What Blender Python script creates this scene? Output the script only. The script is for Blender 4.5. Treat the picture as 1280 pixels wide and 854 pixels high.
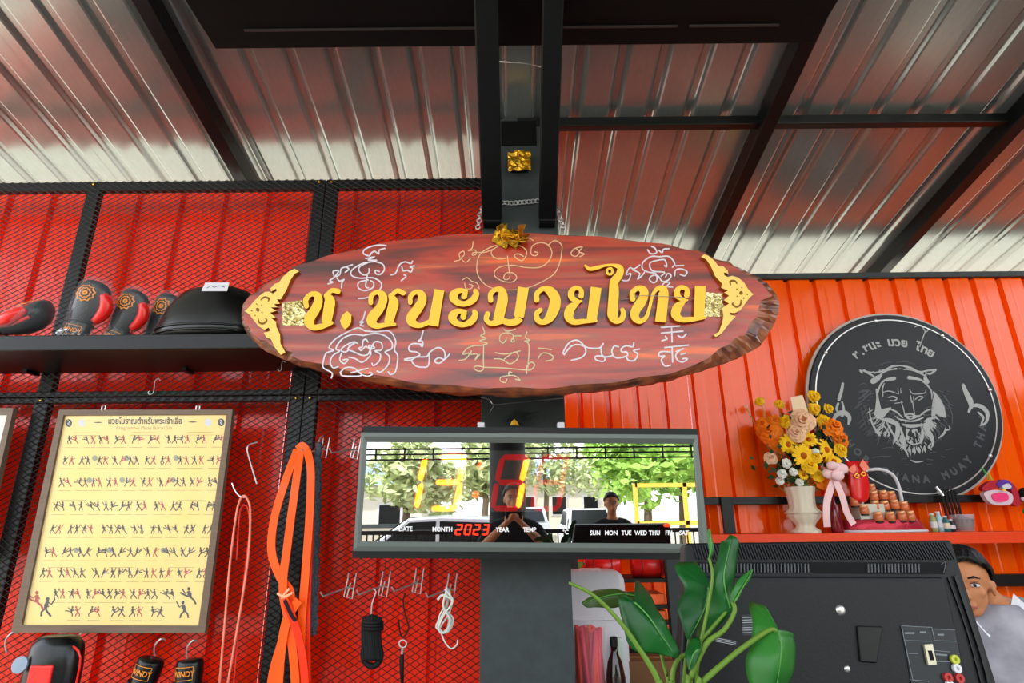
import bpy, bmesh, math, random
from mathutils import Vector as V, Matrix, noise
R = math.radians
random.seed(7)
for o in list(bpy.data.objects): bpy.data.objects.remove(o)
scene = bpy.context.scene
COL = scene.collection
# ------------------------------------------------------------------ camera
FPX = 720.0; TH = R(17.84); ROLL = 0.010; CAM = V((0, 0, 1.5))
_F = V((0, math.cos(TH), math.sin(TH))); _U = V((0, -math.sin(TH), math.cos(TH))); _R = V((1, 0, 0))
RT = _R*math.cos(ROLL) - _U*math.sin(ROLL); UP = _U*math.cos(ROLL) + _R*math.sin(ROLL)
cd = bpy.data.cameras.new('camera'); cam = bpy.data.objects.new('camera', cd); COL.objects.link(cam)
M3 = Matrix((RT, UP, -_F)).transposed().to_4x4(); M3.translation = CAM; cam.matrix_world = M3
cd.sensor_width = 36; cd.lens = FPX/1280*36; cd.clip_start = 0.02; cd.clip_end = 300
scene.camera = cam
# ------------------------------------------------------------------ world, sun, exposure
scene.view_settings.view_transform = 'Standard'; scene.view_settings.look = 'None'
scene.view_settings.gamma = 1; scene.view_settings.use_curve_mapping = False
scene.view_settings.exposure = 1.05
w = bpy.data.worlds.new('sky'); scene.world = w; w.use_nodes = True
nt = w.node_tree; bg = nt.nodes['Background']; bg.inputs[1].default_value = 2.2
tc = nt.nodes.new('ShaderNodeTexCoord'); sx = nt.nodes.new('ShaderNodeSeparateXYZ'); cr = nt.nodes.new('ShaderNodeValToRGB')
nt.links.new(tc.outputs['Generated'], sx.inputs[0]); nt.links.new(sx.outputs[2], cr.inputs[0]); nt.links.new(cr.outputs[0], bg.inputs[0])
cr.color_ramp.elements[0].position = 0.0; cr.color_ramp.elements[0].color = (.95, .98, 1, 1)
cr.color_ramp.elements[1].position = 0.7; cr.color_ramp.elements[1].color = (.72, .83, 1, 1)
sl = bpy.data.lights.new('sun', 'SUN'); sl.energy = 5.0; sl.angle = R(2); sl.color = (1, .95, .86)
sun = bpy.data.objects.new('sun', sl); COL.objects.link(sun); sun.rotation_euler = V((.42, -.38, -.82)).to_track_quat('-Z', 'Y').to_euler()

# ------------------------------------------------------------------ pixel helpers (frame 1280x854)
def ray(px, py): return _F + RT*((px-640)/FPX) + UP*((427-py)/FPX)
def at(px, py, Y):
    r = ray(px, py); return CAM + r*(Y/r.y)
def atz(px, py, z):
    r = ray(px, py); return CAM + r*((z-CAM.z)/r.z)
def plane(pt, n):
    n = V(n).normalized()
    def f(px, py, off=0.0):
        r = ray(px, py); p0 = pt
        t = (p0-CAM).dot(n)/r.dot(n)
        return CAM + r*t + n*off
    return f
def vplane(Y): return plane(V((0, Y, 0)), (0, -1, 0))

# ------------------------------------------------------------------ materials
def lin(h):
    c = [int(h[i:i+2], 16)/255 for i in (0, 2, 4)]
    return tuple((x/12.92 if x <= .04045 else ((x+.055)/1.055)**2.4) for x in c)+(1,)
MATS = {}
def mat(name, col, rough=.5, metal=0, emit=None, es=0, bump=0, bscale=40, var=0, stretch=None, coat=0, alpha=1, trans=0, ior=1.45, col2=None, spec=.3):
    if name in MATS: return MATS[name]
    m = bpy.data.materials.new(name); m.use_nodes = True; n = m.node_tree; b = n.nodes['Principled BSDF']
    c = lin(col) if isinstance(col, str) else col
    b.inputs['Base Color'].default_value = c; b.inputs['Roughness'].default_value = rough; b.inputs['Metallic'].default_value = metal
    b.inputs['Coat Weight'].default_value = coat; b.inputs['Coat Roughness'].default_value = .12; b.inputs['Alpha'].default_value = alpha
    b.inputs['Transmission Weight'].default_value = trans; b.inputs['IOR'].default_value = ior
    b.inputs['Specular IOR Level'].default_value = spec
    if emit:
        b.inputs['Emission Color'].default_value = lin(emit); b.inputs['Emission Strength'].default_value = es
    if var or bump or col2:
        tc = n.nodes.new('ShaderNodeTexCoord'); mp = n.nodes.new('ShaderNodeMapping'); n.links.new(tc.outputs['Object'], mp.inputs[0])
        if stretch: mp.inputs['Scale'].default_value = stretch
        nz = n.nodes.new('ShaderNodeTexNoise'); nz.inputs['Scale'].default_value = bscale; nz.inputs['Detail'].default_value = 5
        n.links.new(mp.outputs[0], nz.inputs['Vector'])
        if var or col2:
            r = n.nodes.new('ShaderNodeValToRGB'); r.color_ramp.elements[0].position = .32; r.color_ramp.elements[1].position = .68
            c2 = lin(col2) if col2 else tuple(x*(1-var) for x in c[:3])+(1,)
            r.color_ramp.elements[0].color = c2; r.color_ramp.elements[1].color = c
            n.links.new(nz.outputs[0], r.inputs[0]); n.links.new(r.outputs[0], b.inputs['Base Color'])
        if bump:
            bp = n.nodes.new('ShaderNodeBump'); bp.inputs['Strength'].default_value = bump; bp.inputs['Distance'].default_value = .01
            n.links.new(nz.outputs[0], bp.inputs['Height']); n.links.new(bp.outputs[0], b.inputs['Normal'])
    MATS[name] = m; return m

m_steel = mat('black_painted_steel', '0e0f10', .36, bump=.05, bscale=30, var=.25)
m_column = mat('grey_painted_steel', '3a4040', .55, bump=.05, bscale=20, var=.2)
m_soffit = mat('black_soffit', '060606', .75, spec=.2)
m_mesh = mat('expanded_metal', '1d1a1a', .5)
m_roof = mat('galvalume_sheet', 'a4adab', .22, .7, bump=.02, bscale=9, var=.1, stretch=(9, .35, 9))
m_orange = mat('orange_sheet_paint', 'ff5a00', .13, spec=.42, var=.06, bscale=3, bump=.14, stretch=(6, 6, .4))
m_red = mat('red_sheet_paint', 'ff2c04', .17, spec=.4, var=.1, bscale=3, bump=.14, stretch=(6, 6, .4))
m_shelfred = mat('orange_red_shelf_paint', 'e8400f', .4, var=.08)
m_wire = mat('bright_wire', 'd8d6d2', .3, .8)
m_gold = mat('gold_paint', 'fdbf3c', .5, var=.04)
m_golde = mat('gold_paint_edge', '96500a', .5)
m_leafg = mat('gold_leaf', 'ead9a0', .25, .75, bump=1.0, bscale=60, col2='94813e')
m_foil = mat('gold_foil', 'd9a52e', .18, .9, bump=.6, bscale=60)
m_chalk = mat('white_chalk_ink', 'd3ccd2', .7)
m_ink = mat('pale_gold_ink', 'd9b487', .7)
m_ink2 = mat('pale_green_gold_ink', 'c9bd93', .7)
m_black = mat('black_plastic', '0c0d0e', .42)
m_blackr = mat('black_rubber', '0e0f10', .7)
m_white = mat('white_plastic', 'cfccd0', .3)
m_dark = mat('dark_recess', '050505', .8)

# ------------------------------------------------------------------ mesh building
def catmull(pts, sub=4, closed=False):
    n = len(pts)
    if n < 3: return [tuple(p) for p in pts]
    out = []
    rng = range(n) if closed else range(n-1)
    for i in rng:
        if closed: p = [pts[(i+k-1) % n] for k in range(4)]
        else: p = [pts[max(0, min(n-1, i+k-1))] for k in range(4)]
        for s in range(sub):
            t = s/sub
            out.append(tuple(.5*((2*b)+(-a+c)*t+(2*a-5*b+4*c-d)*t*t+(-a+3*b-3*c+d)*t**3) for a, b, c, d in zip(*p)))
    if not closed: out.append(tuple(pts[-1]))
    return out

class MB:
    def __init__(s): s.v = []; s.f = []; s.mi = []; s.cur = 0
    def face(s, idx): s.f.append(idx); s.mi.append(s.cur)
    def box(s, c, d, rot=None):
        c = V(c); h = V(d)/2; b = len(s.v)
        for x in (-1, 1):
            for y in (-1, 1):
                for z in (-1, 1):
                    p = V((x*h.x, y*h.y, z*h.z))
                    if rot: p = rot @ p
                    s.v.append(c+p)
        for q in ((0, 1, 3, 2), (4, 6, 7, 5), (0, 4, 5, 1), (2, 3, 7, 6), (0, 2, 6, 4), (1, 5, 7, 3)): s.face([b+k for k in q])
        return s
    def bb(s, a, b):
        a, b = V(a), V(b); return s.box((a+b)/2, (abs(b.x-a.x), abs(b.y-a.y), abs(b.z-a.z)))
    def bar(s, p, q, w, h, up=V((0, 0, 1))):
        p, q = V(p), V(q); d = q-p; L = d.length; d.normalize()
        x = d.cross(up)
        if x.length < 1e-4: x = d.cross(V((0, 1, 0)))
        x.normalize(); z = x.cross(d)
        return s.box((p+q)/2, (w, L, h), Matrix((x, d, z)).transposed())
    def tube(s, pts, r, n=8, closed=False, cap=True, flat=None):
        pts = [V(p) for p in pts]; m = len(pts); rings = []; prev = None
        for i in range(m):
            if closed: t = pts[(i+1) % m]-pts[i-1]
            else: t = pts[min(m-1, i+1)]-pts[max(0, i-1)]
            if t.length < 1e-9: t = V((0, 0, 1))
            t.normalize()
            if prev is None:
                a = V((0, 0, 1)) if abs(t.z) < .9 else V((0, 1, 0))
                u = t.cross(a).normalized()
            else:
                u = prev - t*prev.dot(t)
                if u.length < 1e-6: u = t.cross(V((0, 0, 1)))
                u.normalize()
            prev = u; vv = t.cross(u)
            rr = r[i] if isinstance(r, (list, tuple)) else r
            b = len(s.v)
            for k in range(n):
                a = 2*math.pi*k/n
                s.v.append(pts[i]+u*math.cos(a)*rr+vv*math.sin(a)*rr*(flat or 1))
            rings.append(b)
        for i in range(m if closed else m-1):
            a, b = rings[i], rings[(i+1) % m]
            for k in range(n): s.face([a+k, a+(k+1) % n, b+(k+1) % n, b+k])
        if cap and not closed:
            s.face([rings[0]+k for k in range(n)][::-1]); s.face([rings[-1]+k for k in range(n)])
        return s
    def rings(s, rr, cap=True, closed_u=True):
        n = len(rr[0]); base = []
        for ring in rr:
            base.append(len(s.v)); s.v += [V(p) for p in ring]
        for a, b in zip(base, base[1:]):
            for k in range(n if closed_u else n-1): s.face([a+k, a+(k+1) % n, b+(k+1) % n, b+k])
        if cap: s.face([base[0]+k for k in range(n)][::-1]); s.face([base[-1]+k for k in range(n)])
        return s
    def lathe(s, prof, c, n=20, axis=None, sy=1):
        c = V(c); rr = []
        q = axis if axis else Matrix.Identity(3)
        for r, z in prof: rr.append([c + q @ V((r*math.cos(2*math.pi*k/n), sy*r*math.sin(2*math.pi*k/n), z)) for k in range(n)])
        return s.rings(rr)
    def sph(s, c, r, n=10, m=6, sc=(1, 1, 1), rot=None):
        pr = []; c = V(c)
        for i in range(m+1):
            a = -math.pi/2+math.pi*i/m
            ring = []
            for k in range(n):
                p = V((r*max(.02, math.cos(a))*math.cos(2*math.pi*k/n)*sc[0], r*max(.02, math.cos(a))*math.sin(2*math.pi*k/n)*sc[1], r*math.sin(a)*sc[2]))
                if rot: p = rot @ p
                ring.append(c+p)
            pr.append(ring)
        return s.rings(pr)
    # --- flat work drawn on a plane: f(px,py,off)
    def poly(s, pts, f, t0=0.0, t1=.002, both=False):
        n = len(pts); b = len(s.v)
        ar = sum(pts[i][0]*pts[(i+1) % n][1]-pts[(i+1) % n][0]*pts[i][1] for i in range(n))
        if ar > 0: pts = pts[::-1]
        s.v += [f(p[0], p[1], t1) for p in pts]; s.v += [f(p[0], p[1], t0) for p in pts]
        s.face([b+k for k in range(n)])
        if t1 != t0:
            for k in range(n): s.face([b+k, b+n+k, b+n+(k+1) % n, b+(k+1) % n])
            if both: s.face([b+n+k for k in range(n)][::-1])
        return s
    def stroke(s, pts, f, w=None, t0=0.0, t1=.002, sub=4, caps=True):
        P = [(p[0], p[1], (p[2] if len(p) > 2 else w)) for p in pts]
        P = catmull(P, sub); n = len(P)
        s.lift = getattr(s, 'lift', 0)+1; lf = (s.lift % 7)*.00012
        L = []; Rr = []
        for i, p in enumerate(P):
            a = P[max(0, i-1)]; c = P[min(n-1, i+1)]
            dx, dy = c[0]-a[0], c[1]-a[1]; l = math.hypot(dx, dy) or 1; nx, ny = -dy/l, dx/l
            h = max(.1, p[2])/2
            L.append((p[0]+nx*h, p[1]+ny*h)); Rr.append((p[0]-nx*h, p[1]-ny*h))
        def off(i): return t1+lf+(t1-t0)*.02*i/max(1, n-1)
        b = len(s.v)
        s.v += [f(x, y, off(i)) for i, (x, y) in enumerate(L)]+[f(x, y, off(i)) for i, (x, y) in enumerate(Rr)]+[f(x, y, t0) for x, y in L]+[f(x, y, t0) for x, y in Rr]
        for i in range(n-1):
            s.face([b+i, b+i+1, b+n+i+1, b+n+i])
            s.face([b+i, b+2*n+i, b+2*n+i+1, b+i+1]); s.face([b+n+i, b+n+i+1, b+3*n+i+1, b+3*n+i])
        for e, j in ((0, 1), (n-1, n-2)):
            if not caps or P[e][2] > 9.3:
                s.face([b+e, b+n+e, b+3*n+e, b+2*n+e]); continue
            p, q = P[e], P[j]; dx, dy = p[0]-q[0], p[1]-q[1]; l = math.hypot(dx, dy) or 1; dx /= l; dy /= l; h = max(.1, p[2])/2
            arc = [(p[0]+h*(math.cos(a)*dx-math.sin(a)*dy), p[1]+h*(math.cos(a)*dy+math.sin(a)*dx)) for a in [-math.pi/2+math.pi*k/6 for k in range(1, 6)]]
            first, last = (b+n+e, b+e) if e else (b+e, b+n+e)
            k0 = len(s.v); s.v += [f(x, y, off(e)) for x, y in arc]+[f(x, y, t0) for x, y in arc]
            s.face([first]+[k0+k for k in range(5)]+[last])
            ch_ = [first]+[k0+k for k in range(5)]+[last]; lo = [first+2*n]+[k0+5+k for k in range(5)]+[last+2*n]
            for k in range(6): s.face([ch_[k], ch_[k+1], lo[k+1], lo[k]])
        return s
    def build(s, name, material, parent=None, smooth=False, base=None, mods=None):
        me = bpy.data.meshes.new(name)
        off = V((0, 0, 0))
        if parent is not None: off = wloc(parent)
        elif base is not None: off = V(base)
        elif s.v:
            xs = [p[0] for p in s.v]; ys = [p[1] for p in s.v]; zs = [p[2] for p in s.v]
            off = V(((min(xs)+max(xs))/2, (min(ys)+max(ys))/2, min(zs)))
        me.from_pydata([tuple(V(p)-off) for p in s.v], [], s.f)
        ms = material if isinstance(material, (list, tuple)) else [material]
        for m in ms: me.materials.append(m)
        if len(ms) > 1: me.polygons.foreach_set('material_index', s.mi)
        if smooth: me.polygons.foreach_set('use_smooth', [True]*len(me.polygons))
        me.update()
        bm = bmesh.new(); bm.from_mesh(me)
        if not getattr(s, 'keepn', False): bmesh.ops.recalc_face_normals(bm, faces=bm.faces)
        bm.to_mesh(me); bm.free()
        o = bpy.data.objects.new(name, me); COL.objects.link(o)
        if parent is not None: o.parent = parent
        else: o.location = off
        for md in (mods or []):
            mo = o.modifiers.new(md[0].lower(), md[0])
            for k, val in md[1].items(): setattr(mo, k, val)
        return o
def wloc(o):
    l = V(o.location)
    while o.parent: o = o.parent; l += V(o.location)
    return l
BEV = lambda wd=.004, sg=2: [('BEVEL', dict(width=wd, segments=sg, limit_method='ANGLE'))]
def tag(o, label, cat, group=None):
    o['label'] = label; o['category'] = cat
    if group: o['group'] = group
    return o
def thing(name, label, cat, loc, group=None):
    o = bpy.data.objects.new(name, None); COL.objects.link(o); o.location = loc; o.empty_display_size = .05
    return tag(o, label, cat, group)
def struct(o, label=None):
    o['kind'] = 'structure'
    if label: o['label'] = label
    return o
def sroot(name, loc=(0, 0, 0)):
    o = bpy.data.objects.new(name, None); COL.objects.link(o); o.location = loc; return struct(o)
def copy_tree(o, parent=None):
    c = o.copy(); COL.objects.link(c); c.parent = parent
    for ch in list(o.children): copy_tree(ch, c)
    return c
def text2d(body, size=1.0, align='CENTER', bold=0):
    cu = bpy.data.curves.new('t', 'FONT'); cu.body = body; cu.offset = bold; cu.size = size; cu.align_x = align; cu.resolution_u = 3
    o = bpy.data.objects.new('t', cu); COL.objects.link(o)
    bpy.context.view_layer.update()
    me = bpy.data.meshes.new_from_object(o)
    vs = [(v.co.x, v.co.y) for v in me.vertices]; fs = [list(p.vertices) for p in me.polygons]
    bpy.data.objects.remove(o); bpy.data.curves.remove(cu); bpy.data.meshes.remove(me)
    return vs, fs
def put_text(mb, body, size, fn, align='CENTER', bold=0, stretch=1):
    """fn(u,v)->world point"""
    vs, fs = text2d(body, size, align, bold)
    b = len(mb.v); mb.v += [fn(x*stretch, y) for x, y in vs]
    for f in fs: mb.face([b+k for k in f])

# ================================================================== SETTING
YM = 2.70; YL = 2.90; YB = 3.75; YC = 2.60
def zroof(y): return CAM.z + 1.89 - .2126*(y-3.75)
# floor and yard
f = MB().bb((-4, -4.6, -.06), (4.2, 4.6, 0)).build('floor', mat('concrete_floor', '8f8a84', .5, var=.2, bscale=4, bump=.1)); struct(f, 'grey concrete floor of the open gym')
g = MB().bb((-60, -80, -.36), (60, 60, -.3)).build('yard', mat('yard_gravel', 'aea593', .9, var=.2, bscale=2)); struct(g, 'pale gravel yard around the open building')
# ceiling: corrugated roof sheets, ribs run front to back
ceil = sroot('ceiling', (0, 0, zroof(0))); ceil['label'] = 'silver corrugated metal roof sloping down to the back wall'
def rib_profile(x0, n, p, a=.03, b=.05, h=.024):
    """list of (x, d) starting at x0 with n ribs of pitch p; d = rib depth"""
    out = []
    for i in range(n):
        x = x0+i*p
        m0 = x+p*.5
        out += [(x, 0), (m0-.040, 0), (m0-.030, .004), (m0-.020, h*.85), (m0-.014, h), (m0+.014, h), (m0+.020, h*.85), (m0+.030, .004), (m0+.040, 0)]
    out.append((x0+n*p+.006, 0)); return out
P = .205
for k in range(12):
    x0 = -4.9+k*4*P+.03
    mb = MB(); mb.keepn = True; pr = rib_profile(x0, 4, P)
    if k: pr = pr
    rows = [[(x, y, zroof(y)+d+(.0008*(k % 2))) for x, d in pr] for y in (-4.3, -1.5, 1, 2.5, 3.6, 4.9)]
    mb.rings(rows, cap=False, closed_u=False)
    o = mb.build('roof_sheet', m_roof, ceil)
# walls
def ribbed_wall(x0, n, p, y, z0, z1, m, parent, h=.03, name='wall_sheet'):
    mb = MB(); mb.keepn = True; pr = []
    for i in range(n):
        x = x0+i*p
        pr += [(x, 0), (x+.010, h), (x+.034, h), (x+.044, 0), (x+p*.5, 0), (x+p*.5+.01, -.0012), (x+p*.5+.02, 0)]
    pr.append((x0+n*p, 0))
    rows = [[(x, y+d, z) for x, d in pr] for z in (z0, (z0+z1)/2, z1)]
    mb.rings(rows, cap=False, closed_u=False)
    return mb.build(name, m, parent)
wb = sroot('wall_back', (0, YB, 0)); wb['label'] = 'glossy orange corrugated back wall'
ztop_b = at(1100, 347, YB).z
xoff = at(980.2, 349, YB).x
pB = .187; nb0 = math.floor((xoff-(-.9))/(4*pB))
xs = xoff - nb0*4*pB - .012
k = 0
while xs + k*4*pB < 4.2:
    ribbed_wall(xs+k*4*pB+.0005, 4, pB, YB+(.0012 if k % 2 else 0), 0, ztop_b, m_orange, wb); k += 1
xe_b = xs+k*4*pB
wl = sroot('wall_left', (0, YL, 0)); wl['label'] = 'red corrugated partition behind the mesh screens'
ztop_l = at(300, 237, YL).z
for k in range(4): ribbed_wall(-4.15+k*4*.25+.0005, 4, .25, YL+(.0012 if k % 2 else 0), 0, ztop_l, m_red, wl)
# closed right side wall (outside the frame), dark trim flashing on top of the orange wall
o = MB().bb((xe_b, -.5, 0), (xe_b+.06, 4.4, 2.7)).build('wall_right', mat('side_wall_paint', '8a4a30', .5)); struct(o, 'brownish side wall closing the gym on the right')
tr = MB().bb((at(700, 345, YB).x, YB-.03, ztop_b-.012), (xe_b, YB+.06, ztop_b+.028)).build('trim_1', m_column, mods=BEV(.003)); struct(tr, 'dark grey capping along the top of the orange wall')

# column, braces, rafters, purlin, soffit
xl = at(601, 600, YC).x; xr = at(711, 640, YC).x
o = MB().bb((xl, YC, 0), (xr, YC+.34, zroof(YC)-.03)).build('trim_2', m_column, mods=BEV(.004)); struct(o, 'wide dark grey steel column the board and clock hang on')
zs0 = at(650, 285, YC).z
xa0, xa1 = at(604, 287, YC-.02).x, at(627, 287, YC-.02).x; xb0, xb1 = at(674, 287, YC-.02).x, at(694, 287, YC-.02).x
plz0 = zs0-.5
ch = MB()
def brace(x0, x1, name, lab):
    mb = MB(); c = (x0+x1)/2; wd = x1-x0
    p = V((c, YC-.035, zs0+.02)); q = V((c, 1.72, zs0+.02+.84*(YC-.035-1.72)))
    mb.bar(p, q, wd, .075)
    lip = .006
    for sx_ in (-1, 1): mb.bar(p+V((sx_*(wd/2+.001), -.034, 0)), q+V((sx_*(wd/2+.001), -.034, 0)), lip, .012)
    mb.bb((x0, YC-.075, zs0-.002), (x1, YC, zs0+.05))
    o = mb.build(name, m_steel, mods=BEV(.003)); struct(o, lab)
brace(xa0, xa1, 'trim_3', 'left of the two black steel braces rising from the column')
brace(xb0, xb1, 'trim_4', 'right of the two black steel braces rising from the column')
o = MB().bb((xa1, YC-.006, at(650, 182, YC).z), (xb0, YC, zroof(YC)-.05)).build('trim_5', m_soffit); struct(o, 'black cover plate between the two braces')
def rafter(px1, py1, px2, py2, w, name, lab):
    # line under the roof found from two picture points on the rafter underside
    hh = .10
    def hit(px, py):
        r = ray(px, py); # z = zroof(y)-hh-.02
        # CAM.z+ r.z t = CAM.z+1.89-.2126*(r.y t-3.75)-hh-.02
        t = (1.89+.2126*3.75-hh-.02)/(r.z+.2126*r.y); return CAM+r*t
    a, b = hit(px1, py1), hit(px2, py2)
    x = (a.x+b.x)/2
    mb = MB(); y0, y1 = -4.2, 4.6
    mb.bar((x, y0, zroof(y0)-hh/2-.012), (x, y1, zroof(y1)-hh/2-.012), w, hh, up=V((0, 0, 1)))
    o = mb.build(name, m_steel, mods=BEV(.004)); struct(o, lab); return a, b
print('rafter hits', rafter(189, 10, 286, 215, .075, 'trim_6', 'black rafter under the silver roof on the left'),
 rafter(1045, 25, 885, 295, .075, 'trim_7', 'black rafter crossing the roof right of the column'),
 rafter(1262, 190, 1105, 330, .075, 'trim_8', 'black rafter near the right edge of the roof'))
pz = zroof(2.62)-.03
o = MB().box(((xr+4.2)/2-.1, 2.62, pz-.02), (4.2-xr+.2, .05, .055)).build('trim_9', m_steel, mods=BEV(.004)); struct(o, 'black purlin crossing under the roof to the right of the column')
# soffit slab
HS = .0
ys = 2.11; zsf = CAM.z+2.11
sxl = at(268, 68, ys).x; sxr = at(1017, 62, ys).x
mb = MB().bb((sxl, .4, zsf), (sxr, ys, zsf+.05))
o = mb.build('trim_10', m_soffit, mods=BEV(.004)); struct(o, 'black ceiling panel hung under the roof above the column')
mb = MB()
for x0, x1 in ((sxl+.18, -.12), (.16, .75), (.8, sxr-.2)): mb.bb((x0, ys-.11, zsf-.006), (x1, ys-.10, zsf+.001))
mb.build('highlight_strip', mat('grey_highlight', '3a3a3a', .4), o)  # grey strips stand in for a highlight line along the panel

# ================================================================== MESH SCREENS
def screen(name, x0, x1, z0, z1, label, mids=(), tb=.85, bb_=.42):
    bw = .062
    t = thing(name, label, 'mesh screen', ((x0+x1)/2, YM, z0), 'black mesh screens over the red wall')
    def fb(a, b): MB().bb(a, b).build('frame_bar', m_steel, t, mods=BEV(.003))
    yb0, yb1 = YM+.012, YM+.05
    fb((x0, yb0, z0), (x0+bw, yb1, z1)); fb((x1-bw, yb0, z0), (x1, yb1, z1))
    fb((x0+bw, yb0, z0), (x1-bw, yb1, z0+bw*bb_)); fb((x0+bw, yb0, z1-bw*tb), (x1-bw, yb1, z1))
    for mx in mids: fb((mx-bw*.55, yb0, z0+bw*bb_), (mx+bw*.55, yb1, z1-bw*tb))
    mb = MB(); mb.keepn = True; pw, ph = .046, .0275; hw = .0016
    nx = int((x1-x0)/pw); nz = int((z1-z0)/ph)
    sxp = (x1-x0)/nx; szp = (z1-z0)/nz
    def seg(a, b, tilt):
        dx, dz = b[0]-a[0], b[1]-a[1]; l = math.hypot(dx, dz); ox, oz = -dz/l*hw, dx/l*hw
        k = len(mb.v)
        mb.v += [(a[0]-ox, YM+.008, a[1]-oz), (b[0]-ox, YM+.008, b[1]-oz), (b[0]+ox, YM+.006, b[1]+oz), (a[0]+ox, YM+.006, a[1]+oz),
                 (a[0]-ox, YM+.0095, a[1]-oz), (b[0]-ox, YM+.0095, b[1]-oz)]
        mb.face([k, k+1, k+2, k+3])
    for j in range(nz):
        for i in range(nx):
            x, z = x0+i*sxp, z0+j*szp
            m_ = (x+sxp/2)
            seg((x, z+szp/2), (m_, z), 0); seg((m_, z), (x+sxp, z+szp/2), 0)
            seg((x, z+szp/2), (m_, z+szp), 0); seg((m_, z+szp), (x+sxp, z+szp/2), 0)
    o = mb.build('expanded_mesh', m_mesh, t); o['kind'] = 'stuff'
    sc = MB()
    for x in (x0+bw/2, x1-bw/2, *mids):
        for z in ((z1-.02, ) if bb_ < .5 else (z1-.014,)):
            b_ = MB().sph((x, YM+.002, z), .007, 8, 4, (1, .5, 1)); b_.build('screw', m_foil, t, smooth=True)
    return t
XS = at(399, 300, YM).x; XP = at(115, 235, YM).x
ZT = at(300, 224, YM).z; ZS = at(300, 494, YM).z; ZBOT = at(400, 870, YM).z
screen('mesh_screen', -3.1, XS-.002, ZS+.002, ZT, 'large upper mesh screen on the left, behind the black glove shelf', (XP,))
screen('mesh_screen', XS+.002, xl+.12, ZS+.002, ZT, 'upper mesh screen behind the left half of the wooden board')
screen('mesh_screen', -3.1, XS-.002, ZBOT-.35, ZS-.002, 'lower mesh screen on the left that the yellow poster hangs on', (XP,), .42, .85)
screen('mesh_screen', XS+.002, xl+.12, ZBOT-.35, ZS-.002, 'lower mesh screen carrying the white hooks left of the column', (), .42, .85)

# ================================================================== GLOVE SHELF
YSF = 2.32; zt = at(160, 418, YSF).z; zb = at(160, 437, YSF).z
x1s = at(398, 440, 2.4).x
t = thing('wall_shelf', 'long black steel shelf holding boxing gloves in front of the mesh', 'shelf', (-1.6, 2.5, zb))
MB().bb((-3.0, YSF, zb), (x1s, YM, zt)).build('shelf_board', m_steel, t, mods=BEV(.004))
for x in (-2.3, -1.55, -.95): MB().bb((x-.01, 2.62, zb-.012), (x+.01, YM, zb)).build('bracket', m_steel, t)
ZSH = zt

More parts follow.
